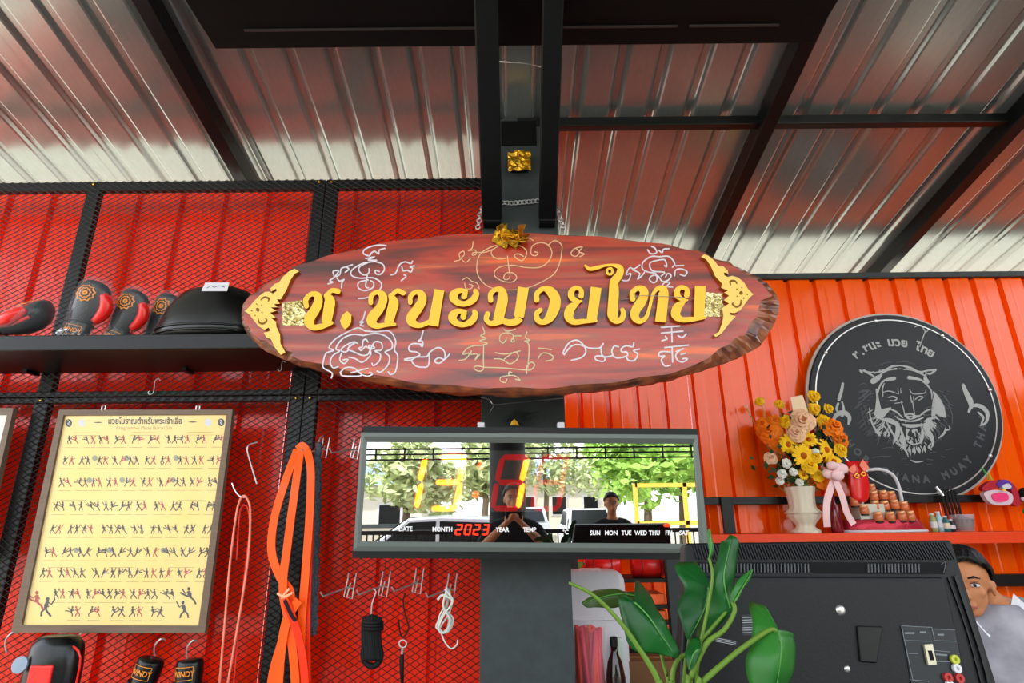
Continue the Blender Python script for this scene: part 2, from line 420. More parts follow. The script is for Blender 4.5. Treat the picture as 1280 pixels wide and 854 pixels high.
# ---- boxing gloves
m_gl = mat('black_glove_leather', '08090a', .3, coat=.15, bump=.12, bscale=14)
m_glr = mat('red_glove_leather', 'e5201a', .3, coat=.3)
m_glo = mat('orange_glove_print', 'e08a2c', .45)
m_bag = mat('clear_plastic_bag', 'dfe4ea', .1, bump=1.0, bscale=22, alpha=.07, spec=.8)
def ell(c, rx, ry, z, n=18, tilt=0):
    return [V((c[0]+rx*math.cos(2*math.pi*k/n), c[1]+ry*math.sin(2*math.pi*k/n), z+tilt*math.sin(2*math.pi*k/n))) for k in range(n)]
def glove(label, cat='glove', group=None, bag=True, flip=1):
    t = thing('boxing_glove', label, cat, (0, 0, 0), group)
    prof = [(0, 0, .048, .040, 0), (0, 0, .052, .043, .01), (0, 0, .054, .045, .05), (0, 0, .050, .042, .085), (0, 0, .055, .048, .10), (.002, 0, .066, .056, .14),
            (.004, -.004, .073, .062, .19), (.004, -.014, .073, .062, .235), (.003, -.026, .066, .055, .265), (.002, -.036, .05, .042, .284), (.001, -.04, .025, .02, .292), (0, -.04, .005, .004, .293)]
    MB().rings([ell((a, b), rx, ry, z) for a, b, rx, ry, z in prof]).build('mitt', m_gl, t, smooth=True)
    th = [(.055, -.01, .11), (.078, -.02, .14), (.086, -.03, .18), (.075, -.045, .215), (.06, -.055, .235)]
    MB().tube(catmull(th, 3), [.018+.01*math.sin(math.pi*min(1, i/11)) for i in range(13)], 10).build('thumb', m_glr, t, smooth=True)
    # palm welt in red along the side
    MB().tube(catmull([(.052, 0, .09), (.07, 0, .15), (.077, -.008, .2), (.072, -.02, .25)], 3), .008, 6).build('side_piping', m_glr, t, smooth=True)
    MB().tube([(.056*math.cos(a), .047*math.sin(a), .088) for a in [2*math.pi*k/18 for k in range(18)]], .0035, 6, closed=True).build('wrist_piping', m_gl, t, smooth=True)
    # cuff label: black panel, gold outline and lettering
    fl = lambda u, v, off=0: V((u*math.cos(u/.06)*0+.054*math.sin(u/.054), -.046*math.cos(u/.054)-off-.0015, v))
    mb = MB(); 
    def fr(u0, v0, u1, v1, wd):
        for (a, b, c, d) in ((u0, v0, u1, v0+wd), (u0, v1-wd, u1, v1), (u0, v0, u0+wd, v1), (u1-wd, v0, u1, v1)):
            N = 6; k = len(mb.v)
            for i in range(N+1):
                u = a+(c-a)*i/N; mb.v += [fl(u, b, .001), fl(u, d, .001)]
            for i in range(N): mb.face([k+2*i, k+2*i+2, k+2*i+3, k+2*i+1])
    fr(-.038, .018, .038, .066, .0025)
    put_text(mb, 'WINDY', .028, lambda u, v: fl(flip*u, .042+flip*(v-.010), .0012), bold=.0006, stretch=.9)
    mb.build('cuff_label', m_glo, t)
    # round ring print on the back of the hand
    mb = MB()
    for rr_, wd in ((.038, .006), (.024, .005), (.011, .008)):
        N = 20; k = len(mb.v)
        for i in range(N+1):
            a = 2*math.pi*i/N; jag = 1+(.16 if i % 2 else -.05)
            for q in (rr_, rr_-wd):
                x = q*jag*math.cos(a); z = .215+q*jag*math.sin(a)
                yy = -.0175-.062*math.sqrt(max(0, 1-(x/.076)**2))-(z-.215)*.14+.9*max(0, z-.235)**1.3*4*.35
                mb.v.append(V((x, yy-.006, z)))
        for i in range(N): mb.face([k+2*i, k+2*i+2, k+2*i+3, k+2*i+1])
    mb.build('hand_print', m_glo, t)
    if bag:
        mb = MB(); rings = []
        for a, b, rx, ry, z in [(0, 0, .068, .058, 0), (0, 0, .062, .053, .03), (0, 0, .066, .058, .09), (.015, -.004, .09, .068, .15), (.015, -.01, .095, .072, .21), (.01, -.025, .084, .066, .27), (.004, -.036, .055, .046, .302), (0, -.04, .01, .01, .31)]:
            rings.append([p+V((random.uniform(-.004, .004), random.uniform(-.004, .004), random.uniform(-.003, .003))) for p in ell((a, b), rx, ry, z, 22)])
        mb.rings(rings).build('plastic_bag', m_bag, t, smooth=True)
    return t
m_tissue = mat('silver_wrap', 'c8ccd2', .25, .5, bump=.8, bscale=30)
G0 = glove('black boxing glove with red thumb standing on shelf, leftmost upright one, beside the steel post', group=None)
# crumpled laces / paper in the cuff
mb = MB()
for i in range(26):
    a = random.uniform(0, 6.28); p = V((.056*math.cos(a), .048*math.sin(a)-.008, .004))
    mb.tube([p, p+V((random.uniform(-.02, .02), -.012, .012)), p+V((random.uniform(-.03, .03), -.018, .022+random.uniform(0, .015)))], .003, 4)
mb.build('lace', m_tissue, G0)
gl2 = copy_tree(G0); gl2['label'] = 'black boxing glove with red thumb, the middle of three upright on the shelf'
gl3 = copy_tree(G0); gl3['label'] = 'black boxing glove standing right against the big black body pad on the shelf'
def place(o, px, py, Y, rz=0, rx=0, ry=0, sc=1, z=None):
    p = at(px, py, Y); 
    if z is not None: p.z = z
    o.location = p; o.rotation_euler = (rx, ry, rz); o.scale = (sc,)*3
def shelfp(px, Y, z): # x from column px at given Y/z
    lo = at(px, 415, Y); return V((lo.x, Y, z))
G0.location = shelfp(92, 2.42, ZSH+.006); G0.rotation_euler = (R(-4), R(12), R(8)); G0.scale = (.97, .9, .97)
gl2.location = shelfp(141, 2.50, ZSH+.006); gl2.rotation_euler = (R(-4), R(16), R(6)); gl2.scale = (.92, .85, .95)
gl3.location = shelfp(187, 2.59, ZSH+.006); gl3.rotation_euler = (R(-2), R(16), R(6)); gl3.scale = (.95, .8, 1.0)
gl4 = copy_tree(G0); gl4['label'] = 'boxing glove lying on its back at the far left end of the shelf'
gl4.location = shelfp(-20, 2.42, ZSH+.07); gl4.rotation_euler = (Matrix.Rotation(R(80), 3, 'Y') @ Matrix.Rotation(R(-60), 3, 'Z')).to_euler(); gl4.scale = (1.0,)*3
for g_ in (G0, gl2, gl3, gl4): g_['group'] = 'black boxing gloves on the shelf'
# body pad: glossy black dome with strap lines and tag
bp = shelfp(264, 2.47, ZSH)
t = thing('body_pad', 'big glossy black domed body pad with a white tag on the shelf', 'pad', bp)
rr = []
for i in range(9):
    u = i/8; z = .27*math.sin(u*math.pi/2); s_ = math.cos(u*math.pi/2)**.62
    rr.append([bp+V((.245*max(.01, s_)*math.cos(a)+.02*u, .13*max(.01, s_)*math.sin(a)-.01*u, z)) for a in [2*math.pi*k/28 for k in range(28)]])
MB().rings(rr).build('pad_shell', mat('black_gloss_vinyl', '0c0b09', .32, coat=.25, bump=.05, bscale=8), t, smooth=True)
for zz, s_ in ((.03, 1.0), (.055, .985)):
    MB().tube([bp+V((.246*s_*math.cos(a), .131*s_*math.sin(a), zz)) for a in [2*math.pi*k/32 for k in range(32)]], .006, 6, closed=True).build('seam_cord', m_gl, t, smooth=True)
fp = plane(bp+V((0, -.098, .222)), (0, -.78, .62))
MB().poly([(252, 364), (257, 354), (287, 354), (284, 364)], fp, 0, .003, True).build('paper_tag', mat('white_tag_paper', 'e8e4ea', .6), t)
mb = MB().stroke([(259, 361), (264, 358), (268, 360), (274, 358), (281, 360)], fp, .7, .0031, .0036); mb.build('tag_writing', mat('blue_pen', '5a5f8a', .6), t)

# ---- S hooks
def hook(label, px, py, Y, s=1.0, flip=1):
    p = at(px, py, Y); u = .006
    pts = [(-.02*flip, 0, -.028), (-.028*flip, 0, -.04), (-.018*flip, 0, -.052), (-.002*flip, 0, -.046), (.002*flip, 0, -.03), (0, 0, 0), (-.001*flip, 0, .02), (.004*flip, 0, .034), (.016*flip, 0, .04), (.026*flip, 0, .032), (.027*flip, 0, .024)]
    mb = MB().tube([p+V(q)*s for q in catmull(pts, 3)], .0022*s, 6)
    return tag(mb.build('s_hook', m_wire, smooth=True), label, 'hook', 'steel s hooks')
hook('steel s-shaped hook on the red strip right under the glove shelf', 193, 482, YM-.006, .85)
hook('small steel hook on the shelf underside below the left tip of the board', 352, 457, 2.5, .5)

# ================================================================== WOODEN BOARD
YS = 2.18
SP = plane(V((0, YS, 0)), (0, -1, 0))
sil = [(297, 392), (302, 374), (320, 358), (345, 343), (373, 330), (400, 321), (450, 308), (500, 298), (560, 292), (620, 289), (700, 291), (760, 295), (820, 302), (860, 309), (890, 317), (922, 329), (950, 343), (970, 358), (978, 375), (975, 395), (966, 411), (953, 430), (930, 442), (908, 451), (870, 464), (830, 474), (780, 482), (720, 489), (660, 492), (600, 491), (540, 487), (480, 478), (430, 468), (380, 456), (350, 446), (325, 434), (310, 420), (301, 408)]
sil = catmull(sil, 5, True)
cx, cy = 638, 390
def inset(p, i):
    x, y = p; dx, dy = x-cx, y-cy
    k = 3.0+1.2*math.sin(i*.9)
    if dx > 230: k += 26*min(1, (dx-230)/95)*(1 if dy > -20 else .35)
    if dy > 40: k += 3.5
    if dx < -280: k += 5
    l = math.hypot(dx/3.3, dy); 
    return (x-(dx/3.3/l)*k*1.0, y-(dy/l)*k)
rnd = random.Random(3)
front = [inset(p, i) for i, p in enumerate(sil)]
sroot_p = SP(638, 500)
sign = thing('wooden_board', 'long reddish live-edge wooden name board with raised golden Thai letters on the column', 'sign', sroot_p)
n_ = len(sil)
mb = MB()
l0 = [SP(x, y, .003) for x, y in front]
mid = []
for i, (x, y) in enumerate(sil):
    fx, fy = front[i]; mid.append(SP((x+fx)/2, (y+fy)/2, -.008+rnd.uniform(-.006, .006)*(2.2 if x > 870 else .6)))
l1 = [SP(x+rnd.uniform(-.8, .8), y+rnd.uniform(-.6, .6), -.03) for x, y in sil]
l2 = [SP(cx+(x-cx)*.997, cy+(y-cy)*.99, -.075)+V((rnd.uniform(-.004, .004), rnd.uniform(-.006, .006), rnd.uniform(-.004, .004))) for x, y in sil]
l3 = [SP(cx+(x-cx)*.975, cy+(y-cy)*.95, -.11) for x, y in sil]
b = 0
for lp in (l0, mid, l1, l2, l3): mb.v += lp
mb.cur = 0; mb.face(list(range(n_)))
mb.cur = 1
for a in range(4):
    for i in range(n_): mb.face([a*n_+i, a*n_+(i+1) % n_, (a+1)*n_+(i+1) % n_, (a+1)*n_+i])
mb.face([4*n_+k for k in range(n_)][::-1])
def wood_mat():
    m = bpy.data.materials.new('red_rosewood'); m.use_nodes = True; n = m.node_tree; b = n.nodes['Principled BSDF']
    tc = n.nodes.new('ShaderNodeTexCoord'); mp = n.nodes.new('ShaderNodeMapping'); mp.inputs['Scale'].default_value = (.55, 1, 6.5); mp.inputs['Rotation'].default_value = (0, R(2), 0)
    n.links.new(tc.outputs['Object'], mp.inputs[0])
    nz = n.nodes.new('ShaderNodeTexNoise'); nz.inputs['Scale'].default_value = 2.3; nz.inputs['Detail'].default_value = 8; nz.inputs['Distortion'].default_value = .8
    n.links.new(mp.outputs[0], nz.inputs['Vector'])
    r = n.nodes.new('ShaderNodeValToRGB'); e = r.color_ramp.elements
    e[0].position = .3; e[0].color = lin('4a2014'); e[1].position = .66; e[1].color = lin('e8600f')
    x = e.new(.42); x.color = lin('86260e'); x = e.new(.52); x.color = lin('b83208'); x = e.new(.58); x.color = lin('a34a2c')
    n.links.new(nz.outputs[0], r.inputs[0])
    mp2 = n.nodes.new('ShaderNodeMapping'); mp2.inputs['Scale'].default_value = (3, 1, 90); n.links.new(tc.outputs['Object'], mp2.inputs[0])
    n2 = n.nodes.new('ShaderNodeTexNoise'); n2.inputs['Scale'].default_value = 2; n2.inputs['Detail'].default_value = 3; n.links.new(mp2.outputs[0], n2.inputs['Vector'])
    mx = n.nodes.new('ShaderNodeMix'); mx.data_type = 'RGBA'; mx.blend_type = 'MULTIPLY'; mx.inputs[0].default_value = .3
    n.links.new(r.outputs[0], mx.inputs[6]); n.links.new(n2.outputs[0], mx.inputs[7]); n.links.new(mx.outputs[2], b.inputs['Base Color'])
    b.inputs['Roughness'].default_value = .34; b.inputs['Coat Weight'].default_value = .5; b.inputs['Coat Roughness'].default_value = .2; b.inputs['Specular IOR Level'].default_value = .3
    return m
m_wood = wood_mat()
m_bark = mat('live_edge_bark', '9a5632', .38, bump=.9, bscale=16, col2='4a2c26', coat=.3)
mb.build('board', [m_wood, m_bark], sign)
# letters
def S7(ox, oy, pts): return [(ox+p[0]/7.111, oy+p[1]/7.111)+((p[2]/7.111,) if len(p) > 2 else ()) for p in pts]
LT = [
 ('letter', (300, 330), [[(608, 392, 42), (602, 335, 46), (650, 285, 40), (703, 300, 66), (712, 350, 76), (685, 420, 84), (645, 480, 88), (632, 535, 88), (670, 580, 55), (750, 568, 48), (830, 540, 30)],
                         [(780, 545, 85), (800, 440, 92), (812, 345, 92), (785, 300, 50)], [(785, 300, 40), (830, 255, 40), (885, 262, 46)]]),
 ('letter', (450, 340), [[(107, 292, 40), (112, 232, 42), (160, 198, 40), (208, 222, 66), (215, 275, 74), (180, 350, 80), (128, 410, 92), (118, 462, 86), (165, 497, 48), (240, 485, 40), (320, 482, 26)],
                         [(262, 470, 78), (290, 370, 86), (308, 290, 88), (285, 232, 48)], [(285, 232, 40), (340, 185, 38), (393, 206, 44)]]),
 ('letter', (450, 340), [[(455, 288, 40), (460, 230, 42), (510, 196, 42), (555, 222, 68), (557, 278, 78), (515, 350, 84), (470, 410, 88), (470, 460, 80), (530, 492, 45), (590, 475, 42), (640, 450, 40)],
                         [(712, 178, 88), (690, 300, 86), (655, 494, 96)]]),
 ('letter', (450, 340), [[(945, 188, 36), (885, 184, 46), (842, 215, 74), (838, 255, 70), (880, 292, 52), (940, 300, 48), (1005, 268, 60), (1036, 215, 52), (1028, 188, 40)], [(940, 195, 44), (930, 235, 52)],
                         [(937, 371, 36), (877, 367, 46), (834, 398, 74), (830, 438, 70), (872, 475, 52), (932, 483, 48), (997, 451, 60), (1028, 398, 52), (1020, 371, 40)], [(932, 378, 44), (922, 418, 52)]]),
 ('letter', (600, 320), [[(97, 412, 44), (97, 355, 44), (145, 315, 42), (195, 330, 66), (203, 400, 90), (185, 490, 92), (160, 590, 88)], [(70, 530, 44), (58, 580, 44), (95, 615, 42), (150, 605, 55), (210, 590, 45)],
                         [(385, 298, 95), (368, 420, 90), (345, 560, 88)], [(205, 590, 50), (255, 608, 55), (320, 600, 60), (348, 565, 78)]]),
 ('letter', (600, 320), [[(502, 408, 48), (505, 352, 46), (560, 310, 44), (620, 330, 78), (663, 395, 94), (655, 480, 98), (615, 565, 80), (560, 605, 46), (512, 585, 50), (502, 530, 45), (535, 497, 40)]]),
 ('letter', (600, 320), [[(893, 375, 46), (893, 322, 40), (845, 302, 38), (806, 340, 54), (815, 392, 52), (870, 420, 30), (895, 418, 20)], [(880, 422, 22), (845, 445, 50), (798, 490, 80), (785, 555, 80), (830, 603, 50), (920, 597, 42), (1025, 592, 26)],
                         [(1026, 298, 94), (1005, 450, 92), (985, 585, 88)]]),
 ('letter', (600, 320), [[(930, 105, 18), (970, 135, 32), (1040, 122, 34), (1110, 104, 22), (1190, 104, 30), (1238, 130, 56), (1228, 190, 66), (1185, 250, 76), (1182, 350, 88), (1172, 470, 88), (1172, 545, 88), (1200, 592, 56), (1248, 579, 50), (1266, 529, 44), (1256, 496, 38)], [(1120, 155, 20), (1133, 133, 20), (1160, 133, 22), (1170, 158, 22), (1158, 180, 22), (1132, 180, 22), (1120, 155, 20)]]),
 ('letter', (760, 310), [[(211, 470, 48), (207, 415, 46), (255, 376, 44), (303, 395, 74), (308, 445, 78), (280, 505, 84), (237, 570, 82), (230, 630, 72), (275, 668, 46), (328, 632, 36), (360, 540, 28), (385, 440, 30), (430, 380, 40), (478, 390, 72), (480, 450, 90), (468, 560, 92), (455, 674, 98)]]),
 ('letter', (760, 310), [[(685, 438, 48), (688, 388, 40), (635, 368, 38), (600, 405, 52), (610, 450, 50), (660, 478, 30), (690, 482, 18)], [(675, 486, 22), (645, 508, 50), (602, 550, 80), (590, 612, 80), (640, 653, 50), (730, 650, 42), (845, 636, 24)],
                         [(805, 356, 94), (800, 500, 92), (792, 640, 92)]]),
]
lp = lambda t0: (lambda x, y, o=0: SP(x, y, o))
for nm, (ox, oy), ss in LT:
    mb = MB()
    for s_ in ss: mb.stroke(S7(ox, oy, s_), SP, None, .003, .022, sub=5)
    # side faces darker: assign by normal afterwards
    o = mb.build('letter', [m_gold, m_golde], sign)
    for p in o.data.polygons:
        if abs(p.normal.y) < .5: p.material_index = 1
mb = MB().poly(S7(300, 330, [(965, 435), (1003, 470), (1000, 535), (972, 580), (945, 597), (915, 560), (903, 520), (925, 470)]), SP, .003, .022)
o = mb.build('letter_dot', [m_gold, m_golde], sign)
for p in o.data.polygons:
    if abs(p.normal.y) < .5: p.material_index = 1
# flame ornaments
m_orn = mat('cream_gold_ornament', 'f2c566', .5)
oL = [(60, 435), (100, 400), (140, 350), (190, 300), (240, 265), (275, 262), (310, 280), (345, 255), (335, 235), (315, 250), (295, 262), (288, 235), (325, 195), (365, 180), (400, 130), (450, 85), (500, 62), (540, 85), (500, 105), (462, 165), (430, 245), (380, 330), (345, 330), (372, 368), (320, 372), (350, 400), (290, 402), (340, 432), (285, 448), (332, 490), (300, 500), (338, 530), (340, 570), (372, 640), (376, 720), (420, 800), (380, 822), (330, 760), (290, 680), (255, 670), (228, 625), (262, 618), (290, 605), (270, 580), (235, 600), (180, 565), (130, 500), (100, 460)]
oR = [(1275, 430), (1230, 385), (1190, 320), (1140, 280), (1090, 265), (1050, 275), (1020, 260), (1015, 235), (1035, 240), (1055, 250), (1050, 222), (1010, 182), (970, 182), (930, 130), (880, 90), (840, 75), (815, 98), (860, 120), (900, 180), (940, 270), (1000, 335), (990, 370), (1050, 395), (1018, 412), (1060, 440), (1015, 480), (1060, 510), (1000, 550), (1010, 620), (1000, 680), (970, 760), (925, 785), (940, 806), (990, 780), (1050, 700), (1080, 665), (1120, 622), (1075, 610), (1065, 590), (1110, 595), (1160, 570), (1210, 500), (1240, 460)]
decL = [[(205, 335, 10), (235, 312, 18), (275, 325, 18), (268, 348, 8)], [(180, 500, 8), (190, 535, 16), (225, 545, 18), (255, 520, 16), (245, 498, 8)], [(175, 420, 30), (177, 424, 30)], [(165, 372, 10), (168, 374, 10)], [(208, 385, 10), (211, 387, 10)], [(122, 430, 12), (125, 432, 12)], [(152, 472, 10), (155, 474, 10)], [(213, 445, 10), (216, 447, 10)]]
decR = [[(1130, 335, 8), (1110, 310, 16), (1070, 315, 18), (1075, 345, 8)], [(1165, 480, 8), (1160, 520, 16), (1125, 540, 18), (1090, 515, 14), (1105, 495, 8)], [(1165, 415, 30), (1167, 418, 30)], [(1172, 370, 10), (1175, 372, 10)], [(1127, 382, 10), (1130, 384, 10)], [(1220, 430, 10), (1222, 432, 10)], [(1188, 462, 10), (1190, 464, 10)], [(1130, 445, 10), (1132, 447, 10)]]
for org, pl_, dc in (((300, 330), oL, decL), ((760, 310), oR, decR)):
    mb = MB().poly(S7(*org, pl_), SP, .003, .02)
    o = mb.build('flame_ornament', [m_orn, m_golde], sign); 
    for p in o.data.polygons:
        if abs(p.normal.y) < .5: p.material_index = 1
    mb = MB()
    for s_ in dc: mb.stroke(S7(*org, s_), SP, None, .019, .0206, sub=4)
    mb.build('scroll_hole_shade', mat('ornament_shadow_gap', '7b5210', .6), o)  # dark strokes laid on top stand in for shade in the holes
# gold leaf squares
def crumple(poly_c, f, n=9, amp=.004, t=.004, name='gold_leaf', mt=None, parent=None):
    (x0, y0), (x1, y1), (x2, y2), (x3, y3) = poly_c
    mb = MB(); k = 0
    for j in range(n+1):
        for i in range(n+1):
            u, v = i/n, j/n
            x = (1-v)*((1-u)*x0+u*x1)+v*((1-u)*x3+u*x2); y = (1-v)*((1-u)*y0+u*y1)+v*((1-u)*y3+u*y2)
            mb.v.append(f(x+random.uniform(-.5, .5), y+random.uniform(-.5, .5), t+random.uniform(0, amp)))
    for j in range(n):
        for i in range(n):
            a = j*(n+1)+i; mb.face([a, a+n+1, a+n+2, a+1])
    return mb.build(name, mt or m_leafg, parent)
crumple([(354, 379), (378, 376), (386, 407), (353, 408)], SP, parent=sign)
crumple([(880, 366), (902, 368), (905, 396), (878, 397)], SP, parent=sign)
# drawn sacred patterns
W5 = [  # origin, scale 7.111, width px, strokes
 ((390, 290), 1.3, [[(650, 150), (600, 165), (595, 200), (560, 175), (530, 190), (510, 215), (460, 195), (470, 160), (530, 132), (600, 120), (660, 125)], [(480, 240), (560, 225), (500, 252), (575, 255)],
   [(560, 265), (450, 285), (360, 340), (355, 390), (430, 415), (540, 410), (612, 450), (615, 500), (560, 560)], [(415, 595), (480, 590), (560, 560)], [(500, 275), (430, 310), (420, 350), (460, 385), (505, 370), (510, 330)],
   [(560, 265), (630, 290), (645, 340), (610, 380), (570, 375), (565, 345), (600, 355)], [(495, 380), (485, 440), (480, 490), (505, 500)], [(500, 430), (420, 450), (415, 500), (470, 525), (540, 500), (550, 455), (520, 435)],
   [(145, 465), (190, 450), (160, 435), (200, 405), (190, 355), (240, 350), (210, 400), (250, 380), (262, 330), (310, 312), (362, 295)], [(298, 362), (330, 335), (315, 320)], [(225, 415), (250, 440), (290, 425), (270, 450), (265, 500)],
   [(705, 385), (745, 370), (780, 295), (830, 270), (880, 285), (895, 262)], [(800, 310), (812, 350), (850, 345), (880, 360), (895, 325), (870, 315), (912, 305)], [(820, 385), (838, 398), (795, 436)]], 'w'),
 ((390, 390), 1.4, [[(475, 0), (455, 70), (425, 95), (462, 90), (430, 118), (462, 128)],
   [(462, 165), (410, 145), (330, 175), (210, 245), (155, 320), (195, 345), (130, 370), (105, 440), (105, 500), (180, 545), (175, 590)],
   [(470, 170), (560, 180), (690, 175), (745, 260), (735, 340), (765, 400), (745, 530), (700, 560), (680, 535)],
   [(450, 210), (360, 205), (270, 245), (215, 330), (250, 350), (190, 390), (165, 450), (190, 500), (235, 490)],
   [(450, 215), (560, 195), (650, 215), (710, 270), (710, 330), (650, 360), (690, 400), (680, 470), (620, 535), (580, 530)],
   [(410, 285), (370, 270), (290, 310), (260, 345), (300, 360), (330, 340)], [(265, 370), (250, 430), (290, 462), (322, 425), (280, 430)],
   [(330, 310), (395, 272), (320, 330), (380, 360), (450, 390), (500, 380), (520, 340), (560, 320), (505, 300), (525, 380), (450, 450), (390, 420), (330, 405)],
   [(500, 270), (480, 245), (455, 262), (450, 310), (420, 325), (440, 345), (480, 310), (520, 330), (560, 270), (620, 280), (620, 340), (560, 350), (610, 380), (600, 440), (550, 480), (535, 460)],
   [(255, 540), (300, 500), (370, 500), (420, 540), (440, 570), (350, 575), (270, 570), (258, 545)], [(350, 545), (440, 520), (500, 505)], [(440, 560), (500, 575), (540, 555), (515, 540)],
   [(990, 170), (970, 240), (945, 262), (985, 265), (982, 312), (960, 290)],
   [(980, 290), (900, 285), (865, 310), (870, 350), (930, 360), (960, 382), (930, 402), (820, 425), (880, 432), (930, 405), (1020, 400), (1050, 360), (1120, 320), (1175, 350), (1180, 420), (1130, 460), (1090, 440), (1130, 410), (1180, 425), (1225, 375)],
   [(880, 430), (920, 480), (980, 495), (1035, 480), (1045, 370)]], 'w'),
 ((690, 380), 1.5, [[(110, 455), (100, 430), (150, 350), (220, 325), (280, 370), (300, 430), (260, 480), (170, 505)], [(110, 450), (170, 380), (240, 365), (330, 395), (420, 395), (455, 355)],
   [(435, 400), (440, 450), (470, 490), (450, 515), (390, 500), (385, 470), (430, 465), (480, 475), (530, 465)], [(590, 385), (550, 380), (530, 430), (560, 480), (620, 480), (670, 460), (660, 430), (620, 430), (615, 400), (660, 375), (715, 385), (725, 345)],
   [(775, 405), (720, 420), (760, 450), (730, 505), (680, 505), (660, 480)], [(970, 212), (1130, 200)], [(970, 262), (1162, 245)], [(1060, 205), (1065, 340)], [(1005, 292), (1020, 315), (975, 330)], [(1118, 285), (1155, 302), (1190, 270)],
   [(1000, 392), (1210, 370)], [(1065, 390), (1070, 520)], [(1050, 430), (960, 430), (950, 470), (1000, 465), (970, 500), (1000, 555), (1050, 548)], [(1100, 425), (1165, 402)], [(1150, 405), (1100, 450), (1110, 500), (1160, 520), (1202, 490), (1160, 490)], [(1145, 452), (1182, 442)]], 'w'),
 ((760, 310), 1.3, [[(350, 20), (380, 55), (430, 45), (415, 5), (385, -10)], [(540, 10), (490, 15), (480, 45), (450, 25)], [(450, 82), (380, 80), (310, 130), (305, 190), (360, 220), (420, 230), (432, 290), (400, 312), (365, 282), (390, 250), (440, 250), (480, 300), (530, 290), (560, 250), (530, 230), (510, 262)],
   [(455, 82), (540, 80), (590, 140), (570, 175)], [(460, 110), (380, 130), (370, 170), (400, 210), (500, 220), (470, 252)], [(460, 110), (505, 112), (520, 170), (500, 160)], [(125, 292), (180, 290), (200, 230), (160, 240), (190, 180), (230, 190), (280, 155)], [(220, 200), (280, 230), (260, 280), (300, 250), (322, 220)],
   [(600, 162), (670, 160)], [(590, 250), (600, 200), (650, 190), (700, 215), (680, 250), (640, 240)], [(480, 340), (500, 312), (550, 310), (520, 345), (572, 352)]], 'w'),
 ((550, 280), .9, [[(830, 150), (790, 130), (755, 128)], [(540, 182), (440, 215), (360, 270), (330, 350), (335, 450), (400, 540), (500, 582), (640, 590), (780, 570), (900, 520), (1010, 450), (1060, 360), (1080, 260), (1080, 190), (1020, 150), (960, 192)], [(540, 190), (460, 240), (470, 290), (520, 315), (582, 310)],
   [(680, 185), (750, 220), (770, 270), (730, 330), (680, 310), (660, 280), (700, 270), (742, 292)], [(600, 290), (612, 400), (622, 470), (590, 500), (565, 480), (590, 440), (650, 440), (682, 480), (640, 520), (560, 512), (490, 470), (490, 420), (540, 385), (640, 370), (760, 390), (880, 390), (960, 340), (995, 260), (960, 190), (890, 170), (820, 200), (810, 270), (850, 285), (872, 262), (840, 250)],
   [(130, 335), (180, 320), (170, 270), (210, 245), (215, 280), (190, 310), (230, 345), (270, 312)], [(295, 160), (285, 220), (250, 240), (310, 235), (322, 270), (290, 282), (300, 258), (400, 255), (480, 225)], [(200, 500), (240, 480), (280, 510), (330, 530), (350, 580)], [(220, 530), (230, 575), (270, 580), (292, 550), (260, 540)],
   [(1170, 250), (1200, 220), (1240, 250), (1210, 290), (1170, 280), (1165, 255)], [(1210, 215), (1265, 210), (1235, 250), (1280, 270), (1240, 295)]], 'i'),
 ((560, 390), 1.1, [[(310, 140), (325, 190), (290, 215), (340, 240), (280, 260), (350, 282), (300, 300), (230, 302)], [(318, 305), (315, 430), (315, 510), (280, 530), (240, 515), (235, 490), (280, 485), (330, 495), (500, 502), (690, 520), (740, 515), (770, 475), (740, 450), (700, 490), (700, 550)],
   [(710, 500), (720, 300), (680, 265), (725, 255), (690, 230), (702, 180)], [(100, 435), (160, 420), (190, 370), (130, 380), (170, 330), (210, 310), (250, 300)], [(210, 350), (200, 380), (262, 380), (240, 430), (282, 382)], [(520, 245), (490, 280), (460, 250), (475, 200), (540, 190), (582, 215), (560, 262), (590, 265), (580, 222), (650, 215)],
   [(500, 160), (530, 175), (600, 155)], [(420, 365), (510, 378), (640, 350)], [(410, 420), (480, 425), (550, 465), (610, 430), (625, 390), (590, 360), (500, 422)], [(800, 325), (860, 330), (920, 340)], [(800, 420), (830, 375), (880, 370), (935, 400), (920, 430), (870, 440)], [(525, 600), (510, 630), (470, 620), (465, 590), (500, 575), (590, 570), (642, 612), (600, 600)], [(540, 560), (545, 535), (570, 545)]], 'j'),
]
for org, wd, ss, kd in W5:
    mb = MB()
    for s_ in ss: mb.stroke([(p[0], p[1], wd*1.2) for p in S7(*org, s_)], SP, None, .003, .0045, sub=4)
    mb.build('drawn_pattern', {'w': m_chalk, 'i': m_ink, 'j': m_ink2}[kd], sign)
mb = MB().tube(catmull([SP(776, 376, .004), SP(800, 373, .03), SP(825, 374, .03), SP(858, 375, .024), SP(884, 377, .005)], 4), .0012, 5); mb.build('thin_string', m_wire, sign)
# gold foil lumps
def lump(px, py, Y, sx_, sy_, label, seed):
    rn = random.Random(seed); c = at(px, py, Y); mb = MB()
    for i in range(16):
        a = rn.uniform(0, 6.28); q = c+V((rn.uniform(-sx_, sx_), rn.uniform(-.012, .012), rn.uniform(-sy_, sy_)))
        d1 = V((rn.uniform(-1, 1), rn.uniform(-.5, .5), rn.uniform(-.6, .6))).normalized()*sx_*.7; d2 = V((rn.uniform(-.4, .4), -.4, rn.uniform(-1, 1))).normalized()*sy_*.8
        b = len(mb.v); mb.v += [q-d1-d2, q+d1-d2, q+d1+d2+V((0, -.008, 0)), q-d1+d2]; mb.face([b, b+1, b+2]); mb.face([b, b+2, b+3])
    mb.sph(c, 1, 10, 6, (sx_, .02, sy_))
    return tag(mb.build('gold_leaf_offering', m_foil, mods=[('SOLIDIFY', dict(thickness=.002))]), label, 'offering')
